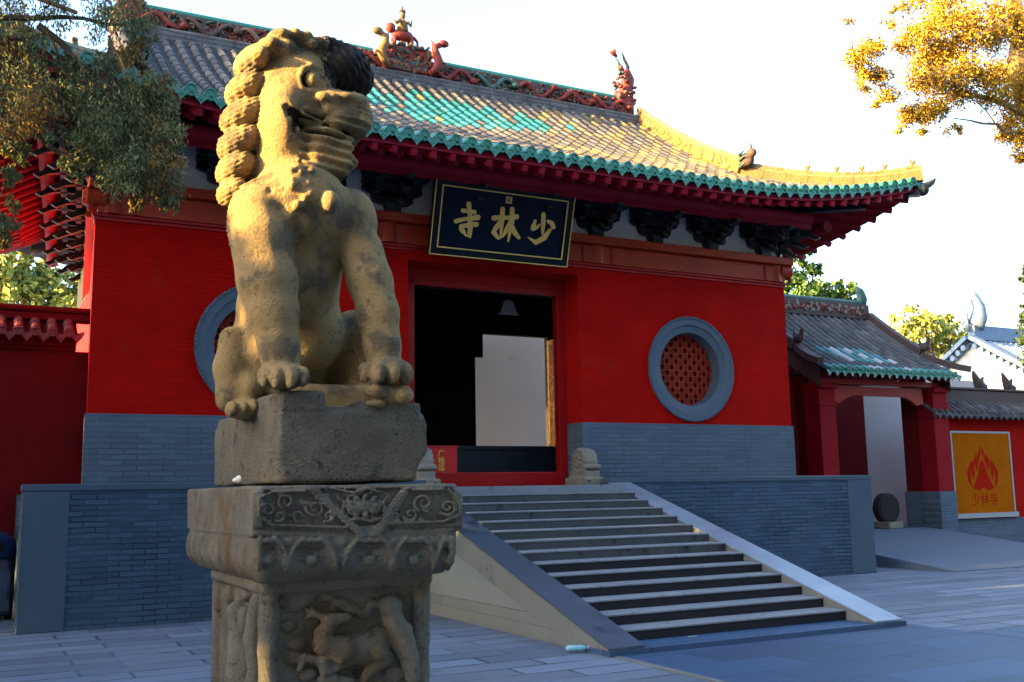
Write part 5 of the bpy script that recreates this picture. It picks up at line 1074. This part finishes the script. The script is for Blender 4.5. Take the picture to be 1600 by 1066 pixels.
b = MB(); b.box(17.1, 32, GY+.86, GY+1.06, 3.66, 3.98, .02); b.box(17.1, 32, GY+.82, GY+1.1, 3.985, 4.05, .02); b.build('coping_ridge', M['ridge_dark'], RW)
for x in (19.6, 20.75):
    b = MB(); b.tube([(x, GY+.96, 4.0), (x-.05, GY+.96, 4.2), (x-.15, GY+.96, 4.35), (x-.22, GY+.96, 4.5)], [.12, .12, .08, .03], 7); b.tube([(x+.02, GY+.96, 4.1), (x+.15, GY+.96, 4.35)], [.09, .03], 6); b.ell((x+.1, GY+.96, 4.1), (.18, .1, .1), 8, 6); b.build('coping_beast', M['ridge_dark'], RW, smooth=True)
SG = thing('sign_board', (19.2, GY+.7, .8), 'orange sign board with a red flame emblem fixed to the boundary wall', 'sign')
sx0, sx1, sz0, sz1 = 18.0, 20.15, .86, 2.86; sy = GY+.66
b = MB(); b.box(sx0, sx1, sy, sy+.05, sz0, sz1); b.build('board', M['sign_orange'], SG)
b = MB(); t_ = .05; b.box(sx0-t_, sx0, sy-.015, sy+.055, sz0-t_, sz1+t_); b.box(sx1, sx1+t_, sy-.015, sy+.055, sz0-t_, sz1+t_); b.box(sx0, sx1, sy-.015, sy+.055, sz1, sz1+t_); b.box(sx0-.1, sx1+.1, sy-.05, sy+.058, sz0-.12, sz0); b.build('board_frame', M['metal'], SG)
b = MB(); ox, oz = (sx0+sx1)/2-.02, 1.78
def fl2(poly, d): b.prism(poly, (ox, sy-.002-d, oz), (1, 0, 0), (0, 0, 1), (0, 1, 0), .002)
fl2([(-.40, -.32), (-.14, -.36), (0, -.28), (.14, -.36), (.40, -.32), (.28, -.12), (.17, .06), (.10, .30), (.05, .38), (.0, .42), (-.05, .38), (-.10, .30), (-.17, .06), (-.28, -.12)], 0)
for sg in (-1, 1):
    for k, pts in enumerate(([(.42, -.30), (.56, -.12), (.58, .12), (.46, .30), (.36, .44), (.34, .30), (.44, .14), (.46, -.05)], [(.34, -.12), (.42, .04), (.42, .22), (.28, .42), (.18, .60), (.20, .42), (.30, .24), (.31, .06)], [(.20, .12), (.27, .22), (.22, .40), (.12, .56), (.02, .78), (.02, .58), (.10, .40), (.17, .26)])): fl2([(sg*u, v) for u, v in pts][::sg], .0004*(k+1)+.0002*(sg+1))
b.build('flame_emblem', M['sign_red'], SG)
for ch, dx in (('少', -.34), ('林', .0), ('寺', .34)): text_mesh(ch, .34, Matrix.Translation((ox+dx, sy-.003, 1.17))@Matrix.Rotation(R(90), 4, 'X'), M['sign_red'], SG, 'printed_character', .001)

# ------------------------------------------------------------------ right: far gabled hall
FB = thing('far_gabled_hall', (33, 15, 0), 'far hall with a pale gable and blue-grey tiled roof beyond the boundary wall', 'temple hall')
ap = np.array((29.9, 12.0, 7.0)); xg0, xg1 = 29.9, 50; yh = 4.2; ze_ = 4.55
def fz(t): return ap[2]-(ap[2]-ze_)*(1.15*t-.15*t*t)
b = MB(); tt = np.linspace(-1, 1, 13); top = [(xg0, 12+yh*t, fz(abs(t))-.18) for t in tt]; bot = [(xg0, 12+yh*t, 0) for t in tt]; b.add(top+bot, [(i, 13+i, 14+i, i+1) for i in range(12)])
fr_ = [(xg1, 12+yh*t, 0) for t in (-1, 1)]; b.add([(xg0, 12-yh, 0), (xg1, 12-yh, 0), (xg1, 12-yh, ze_), (xg0, 12-yh, ze_)], [(0, 1, 2, 3)]); b.build('gable_wall', M['pale_gable'], FB)
b = MB()
for sg in (-1, 1): grid(b, np.linspace(xg0-.3, xg1, 3), np.linspace(0, 1.08, 8), lambda x, v: (x, 12+sg*yh*v, fz(v)+.03)); grid(b, np.linspace(xg0-.3, xg1, 3), np.linspace(0, 1.08, 8), lambda x, v: (x, 12+sg*yh*v, fz(v)-.12))
b.build('far_roof', M['blue_tile'], FB)
b = MB()
for x in np.arange(xg0, 44, .3):
    P = [(x, 12-yh*v, fz(v)+.05) for v in np.linspace(1.08, .05, 6)]; b.tube(P, .07, 6)
b.build('far_roof_tiles', M['blue_tile'], FB)
b = MB()
for sg in (-1, 1):
    P = [np.array((xg0-.2, 12+sg*yh*v, fz(v)+.06)) for v in np.linspace(.02, 1.1, 8)]; ridge_run(b, P, .35, .16)
    for v in np.linspace(.06, 1.05, 17): y, z = 12+sg*yh*v, fz(v)-.12; b.tube([(xg0-.32, y, z), (xg0-.1, y, z+.02)], .11, 8)
b.box(xg0-.1, xg1, 11.85, 12.15, 7.0, 7.55); b.build('far_ridge', M['blue_tile'], FB)
b = MB(); b.tube([(xg0+.1, 12, 7.5), (xg0+.35, 12, 7.9), (xg0+.4, 12, 8.3), (xg0+.15, 12, 8.7), (xg0-.1, 12, 8.72)], [.35, .36, .28, .2, .1], 8); b.tube([(xg0-.25, 12, 7.3), (xg0-.3, 12, 8.1), (xg0-.42, 12, 8.65)], [.08, .06, .03], 6); b.build('far_ridge_dragon', M['blue_tile'], FB, smooth=True)

# ------------------------------------------------------------------ small things on the ground
BT = thing('water_bottle', (1.72, -4.98, .01), 'crushed pale blue plastic bottle lying by the foot of the cheek slab', 'bottle')
b = MB(); d_ = np.array((.93, -.36, 0)); p_ = np.array((1.62, -4.93, .045)); b.tube([p_, p_+d_*.02, p_+d_*.08, p_+d_*.10, p_+d_*.15, p_+d_*.19, p_+d_*.22], [.014, .030, .032, .026, .031, .024, .012], 12); b.build('bottle_body', M['bottle'], BT, smooth=True); b = MB(); b.tube([p_+d_*.222, p_+d_*.25], .017, 10); b.build('bottle_cap', M['litter'], BT)
rl_ = random.Random(8)
for k, (x, y) in enumerate(((1.98, -5.35), (3.1, -5.06), (1.1, -1.6), (-.9, -1.1))):
    b = MB(); a_ = rl_.uniform(0, 3); b.prism([(-.05, -.012), (.05, -.016), (.055, .012), (-.045, .015)], (x, y, PL+.002 if k == 1 else .004), (math.cos(a_), math.sin(a_), 0), (-math.sin(a_), math.cos(a_), .1), (0, 0, 1), .004)
    o = b.build('paper_scrap', M['litter'], None, base=(x, y, 0)); setp(o, ('white paper scrap on the paving in front of the left cheek slab', 'white scrap lying on the bottom slab of the stairs', 'white scrap on the paving near the stair side wall', 'white scrap on the paving below the brick terrace')[k], 'litter', 'scraps of litter')

# ------------------------------------------------------------------ trees
def leaves(name, clumps, mats, parent, size, aspect=2., droop=0., per=400, seed=1, spread=.13):
    """clumps: (centre, radii) lists; every leaf is one folded quad"""
    rg = np.random.default_rng(seed); Vs = []
    for c, r, *w_ in clumps:
        r = np.array(r if hasattr(r, '__len__') else (r, r, r), float); n = int(per*(w_[0] if w_ else 1))
        sub = rg.normal(size=(max(4, n//28), 3))*.48; sub = sub/np.maximum(1, np.linalg.norm(sub, axis=1, keepdims=True)/1.05)
        k = rg.integers(0, len(sub), n); P = sub[k]+rg.normal(size=(n, 3))*spread; P = np.array(c)+P*r
        d = rg.normal(size=(n, 3)); d[:, 2] -= droop*2; d += (sub[k]*.6); d /= np.linalg.norm(d, axis=1, keepdims=True)
        q = rg.normal(size=(n, 3)); sd_ = np.cross(d, q); sd_ /= np.linalg.norm(sd_, axis=1, keepdims=True)+1e-9
        L_ = size*rg.uniform(.5, 1.3, (n, 1)); Wd = L_/aspect
        Vs.append(np.stack([P-d*L_*.5, P+sd_*Wd*.5, P+d*L_*.5, P-sd_*Wd*.5], 1))
    V = np.concatenate(Vs).reshape(-1, 3); F = np.arange(len(V)).reshape(-1, 4)
    return link(name, V, F, mats, parent)
def limb(b, p, q, r0, r1, wob=.12, seed=0, n=7):
    rg = random.Random(seed); p, q = np.array(p, float), np.array(q, float); Ld = np.linalg.norm(q-p)
    pts = [p+(q-p)*t+np.array((rg.uniform(-1, 1), rg.uniform(-1, 1), rg.uniform(-.5, 1)))*wob*Ld*.25*math.sin(math.pi*t) for t in np.linspace(0, 1, n)]
    b.tube(pts, [r0+(r1-r0)*t for t in np.linspace(0, 1, n)], 8); return pts

# the old cypress whose boughs hang in at the upper left
CT = thing('cypress_tree', (-6.2, -3.6, 0), 'old cypress with drooping green and golden sprays hanging over the left eave', 'tree')
b = MB(); limb(b, (-6.2, -3.6, 0), (-6.0, -3.6, 9.5), .42, .16, .15, 1); CYP = -4.6
tips = [(onY(40, 60, CYP), .06), (onY(150, 110, CYP), .05), (onY(215, 250, CYP), .035), (onY(20, 230, CYP), .03), (onY(120, 20, CYP-.3), .05), (onY(110, 230, CYP+.2), .02)]
for k, (t_, r_) in enumerate(tips): limb(b, (-6.05, -3.7, 5.0+.35*k), t_, .11, r_*.35, .35, k+3)
limb(b, onY(20, 175, CYP), onY(190, 315, CYP), .03, .012, .2, 31); limb(b, onY(60, 40, CYP), onY(240, 210, CYP), .035, .012, .2, 32); limb(b, onY(-20, 30, CYP), onY(200, 40, CYP), .03, .012, .2, 33)
for k, (p_, q_) in enumerate((((-6.1, -3.6, 6), (-8.5, -5, 8)), ((-6.1, -3.6, 6.5), (-7.5, -1.5, 8.5)), ((-6, -3.6, 8), (-5, -3.0, 10)), ((-6, -3.6, 7), (-5.0, -5.8, 8.5)))): limb(b, p_, q_, .14, .03, .25, 50+k)
for k in range(16): a_ = onY(RNG.uniform(0, 200), RNG.uniform(20, 240), CYP+RNG.uniform(-.2, .2)); limb(b, a_, a_+np.array((RNG.uniform(.1, .4), RNG.uniform(-.1, .1), RNG.uniform(-.45, -.1))), .014, .004, .3, 100+k, 5)
b.build('trunk', M['bark'], CT)
cl = []
def cpx(px, py, r, w_=1., dy=0.): cl.append((onY(px, py, CYP+dy+RNG.uniform(-.25, .25)), (r, r*.9, r*1.05), w_))
for a in ((30, 30, .30), (95, 12, .18, .5), (160, 25, .22, .7), (205, 25, .22, .8), (20, 100, .24, .8), (60, 140, .22, .9), (115, 140, .22, .8), (175, 105, .16, .6), (205, 80, .13, .5), (45, 70, .12, .4), (110, 105, .10, .3), (225, 55, .12, .4), (60, 165, .24), (110, 170, .24), (155, 165, .26, 1.2), (205, 150, .24, 1.2), (245, 145, .18, .9), (255, 175, .18, .9), (150, 205, .22, 1.1), (195, 205, .24, 1.3), (235, 215, .20, 1.1), (265, 210, .14, .7), (170, 240, .20, 1.1), (210, 255, .22, 1.2), (250, 265, .20, 1.1), (190, 280, .16, .8), (225, 290, .15, .8), (262, 300, .14, .8), (215, 318, .07, .3), (262, 315, .08, .35), (140, 235, .12, .5), (20, 150, .24), (10, 205, .18, .9), (25, 240, .10, .5), (15, 275, .09, .4), (5, 350, .10, .6), (8, 375, .07, .3), (100, 255, .06, .2), (120, 270, .08, .3), (75, 215, .07, .25), (20, 320, .06, .2), (-30, 60, .4), (-60, 150, .4), (-80, 250, .4)): cpx(*a)
leaves('foliage', [c for k, c in enumerate(cl) if k % 4], M['cypress'], CT, .050, 4.2, .8, 1450, 5, .19)
leaves('golden_foliage', [c for k, c in enumerate(cl) if k % 4 == 0], M['cypress_sunlit_brown'], CT, .050, 4.0, .8, 1700, 9, .17)
rg = random.Random(12); cb = [((-6.2+rg.uniform(-2.6, 1.2), -3.6+rg.uniform(-2.4, 2.4), rg.uniform(6.2, 10.5)), rg.uniform(.6, 1.1)) for _ in range(26)]
leaves('upper_crown', cb, M['cypress'], CT, .22, 2.2, .4, 420, 6)

# the golden tree at the upper right
GT = thing('golden_tree', (23.0, 4.6, 0), 'tall tree with bright autumn yellow leaves reaching in at the upper right', 'tree')
YG = 3.2; b = MB(); limb(b, (23.0, 4.6, 0), onY(1625, 250, YG), .42, .34, .1, 2); limb(b, onY(1625, 250, YG), onY(1575, -60, YG), .30, .16, .12, 3); limb(b, onY(1600, 180, YG), onY(1420, 110, YG), .10, .02, .3, 4); limb(b, onY(1590, 60, YG), onY(1480, 20, YG), .09, .02, .3, 5); limb(b, onY(1610, 215, YG), onY(1490, 185, YG), .07, .015, .2, 6); limb(b, onY(1580, -20, YG), onY(1400, -10, YG), .08, .02, .3, 7)
limb(b, onY(1560, 200, YG), onY(1500, 128, YG), .02, .01, .1, 8); limb(b, onY(1625, 250, YG), (26, 6, 17), .25, .05, .2, 9); b.build('trunk', M['bark_gold'], GT); gcl = []
def gpx(px, py, r, w_=1.): gcl.append((onY(px, py, YG+RNG.uniform(-.7, .7)), (r, r, r*.8), w_))
for a in ((1340, 85, .34, .5), (1365, 75, .30, .5), (1350, 110, .3, .45), (1385, 150, .28, .35), (1375, 120, .25, .4), (1410, 70, .28, .35), (1425, 180, .36, .8), (1450, 175, .36, .7), (1470, 165, .3, .5), (1440, 50, .5, 1.1), (1465, 35, .45, 1.), (1455, 90, .5, 1.1), (1480, 80, .45, 1.), (1440, 120, .45, .9), (1475, 130, .5, 1.), (1505, 110, .5, 1.), (1520, 60, .45, .9), (1510, 25, .45, .8), (1500, 150, .36, .5), (1540, 120, .5, 1.), (1555, 60, .45, .8), (1560, 20, .5, .9), (1590, 40, .6, 1.2), (1575, 110, .5, 1.), (1600, 130, .6, 1.2), (1590, 170, .5, 1.), (1575, 205, .36, .7), (1600, 215, .45, 1.), (1550, 150, .4, .6), (1475, 5, .4, .6), (1430, 5, .3, .3), (1405, 15, .2, .15), (1390, 40, .2, .12), (1345, 140, .2, .12), (1490, 205, .2, .15), (1595, 245, .25, .3), (1640, 80, .8, 1.2), (1640, 180, .8, 1.2), (1600, -30, .8, 1.2), (1520, -30, .6, .8), (1365, 165, .15, .08), (1400, 205, .12, .05), (1325, 30, .15, .06), (1440, 205, .2, .12)): gpx(*a)
leaves('foliage', gcl, M['gold_leafage'], GT, .080, 1.6, .1, 1900, 8, .27)

def crown(name, base, label, cat, top, cl_, mats, size, per, seed, tr=.3, asp=1.7, group=None):
    t = thing(name, base, label, cat, group); b = MB(); limb(b, base, top, tr, tr*.4, .1, seed)
    for k, (c, *_x) in enumerate(cl_[:6]): limb(b, np.array(base)+(np.array(top)-np.array(base))*(.55+.05*k), c, tr*.4, tr*.08, .2, seed+k)
    b.build('trunk', M['bark'], t); leaves('foliage', cl_, mats, t, size, asp, .1, per, seed); return t
YB = 13.
crown('broad_tree', (25.5, 14, 0), 'green leafy tree behind the side gate roof and right of the hall', 'tree', tuple(onY(1250, 460, YB)), [(onY(x, y, YB+RNG.uniform(-.6, .6)), r, w_) for x, y, r, w_ in ((1225, 390, .5, .7), (1250, 400, .45, .6), (1240, 430, .5, .9), (1270, 425, .4, .6), (1225, 455, .7, 1.6), (1260, 460, .7, 1.7), (1290, 462, .6, 1.2), (1315, 466, .55, 1.1), (1340, 470, .35, .5), (1220, 420, .4, .6), (1270, 390, .25, .25), (1240, 490, .9, 1.5), (1300, 490, .8, 1.5), (1200, 460, .8, 1.2), (1205, 420, .5, .6))], M['green_leafage'], .20, 520, 21)
YB2 = 22.
crown('yellow_tree', (44, 24, 0), 'round yellow-leaved tree behind the verge of the side gate roof', 'tree', tuple(onY(1450, 530, YB2)), [(onY(x, y, YB2+RNG.uniform(-1, 1)), r, w_) for x, y, r, w_ in ((1420, 515, 1.0, 1.), (1445, 508, 1.0, 1.), (1470, 510, .9, .9), (1490, 520, .8, .8), (1410, 540, 1.0, 1.), (1440, 540, 1.2, 1.3), (1475, 540, 1.2, 1.3), (1400, 560, 1., 1.), (1460, 570, 1.2, 1.2), (1500, 545, .8, .7))], M['yellowgreen_leafage'], .30, 420, 22)
YB3 = 9.
crown('dark_tree', (31.5, 10, 0), 'dark narrow tree with a few golden leaves at the right edge of the photo', 'tree', tuple(onY(1615, 500, YB3)), [(onY(x, y, YB3+RNG.uniform(-.4, .4)), r, w_) for x, y, r, w_ in ((1608, 430, .34, .8), (1602, 425, .2, .4), (1615, 500, .5, 1.), (1604, 500, .28, .7), (1610, 525, .45, 1.), (1630, 460, .8, 1.2), (1606, 480, .2, .4), (1625, 550, .8, 1.2))], [M['dark_leafage']], .16, 520, 23)
YB4 = 24.
crown('garden_tree', (-2.2, 26, 0), 'yellow-green tree behind the tiled wall at the left', 'tree', tuple(onY(60, 440, YB4)), [(onY(x, y, YB4+RNG.uniform(-.8, .8)), r, w_) for x, y, r, w_ in ((0, 430, .9, 1.), (25, 440, .9, 1.), (50, 435, .9, 1.), (75, 445, .8, .9), (95, 455, .7, .8), (20, 470, 1.2, 1.2), (70, 470, 1.1, 1.2), (110, 470, .8, .8), (-30, 430, 1.3, 1.), (130, 490, 1., .6))], M['yellowgreen_leafage'], .26, 480, 24)

# big trees standing left of the court, outside the view, that keep the low sun off the court
BL = [(-17, -10.0, 4.9, 3.6, 'broad dark tree nearest the camera among the unseen ones left of the court'), (-17, -3.6, 7.5, 4.2, 'tall dark unseen tree left of the court, facing the stone stairs'), (-17, 1.6, 13.2, 3.6, 'very tall dark unseen tree left of the court, in line with the red tiled wall'), (-17, -17, 7, 4.0, 'dark tree left of the court, far to the front')]
BL += [(-11.5, -4.6, 4.6, 2.4, 'low dark unseen bush-like tree beside the left end of the terrace court'), (-13.5, -6.7, 6.0, 1.5, 'low dark bushy tree nearest the terrace among the unseen ones left of the court')]
for k, (x, y, h_, w_, lab) in enumerate(BL):
    rg = random.Random(60+k); cc = [((x+rg.uniform(-1.6, 1.6), y+rg.uniform(-w_, w_)*.9, rg.uniform(1.2, h_-.6)), rg.uniform(.9, 1.5)) for _ in range(int(22+2.4*h_))]
    crown('unseen_court_tree', (x, y, 0), lab, 'tree', (x, y, h_*.8), cc, M['dark_leafage'], .42, 260, 70+k, .35, 1.5, 'unseen trees left of the court')

# tall trees added unseen behind the camera to keep the low front sky off the walls
for k, (x, lab) in enumerate(((-22, 'leftmost'), (-11, 'second from the left'), (0, 'third from the left'), (11, 'middle'), (22, 'third from the right'), (33, 'second from the right'), (44, 'rightmost'))):
    rg = random.Random(90+k); cc = [((x+rg.uniform(-5.5, 5.5), -25+rg.uniform(-2.5, 2.5)+.10*abs(x-8), rg.uniform(2, 16)), rg.uniform(1.5, 2.4)) for _ in range(34)]
    crown('sky_block_tree', (x, -25, 0), 'tall dark tree of the unseen row added behind the viewer to block low sky, '+lab, 'tree', (x, -25, 12), cc, M['dark_leafage'], .8, 240, 90+k, .45, 1.4, 'unseen trees added to block sky')
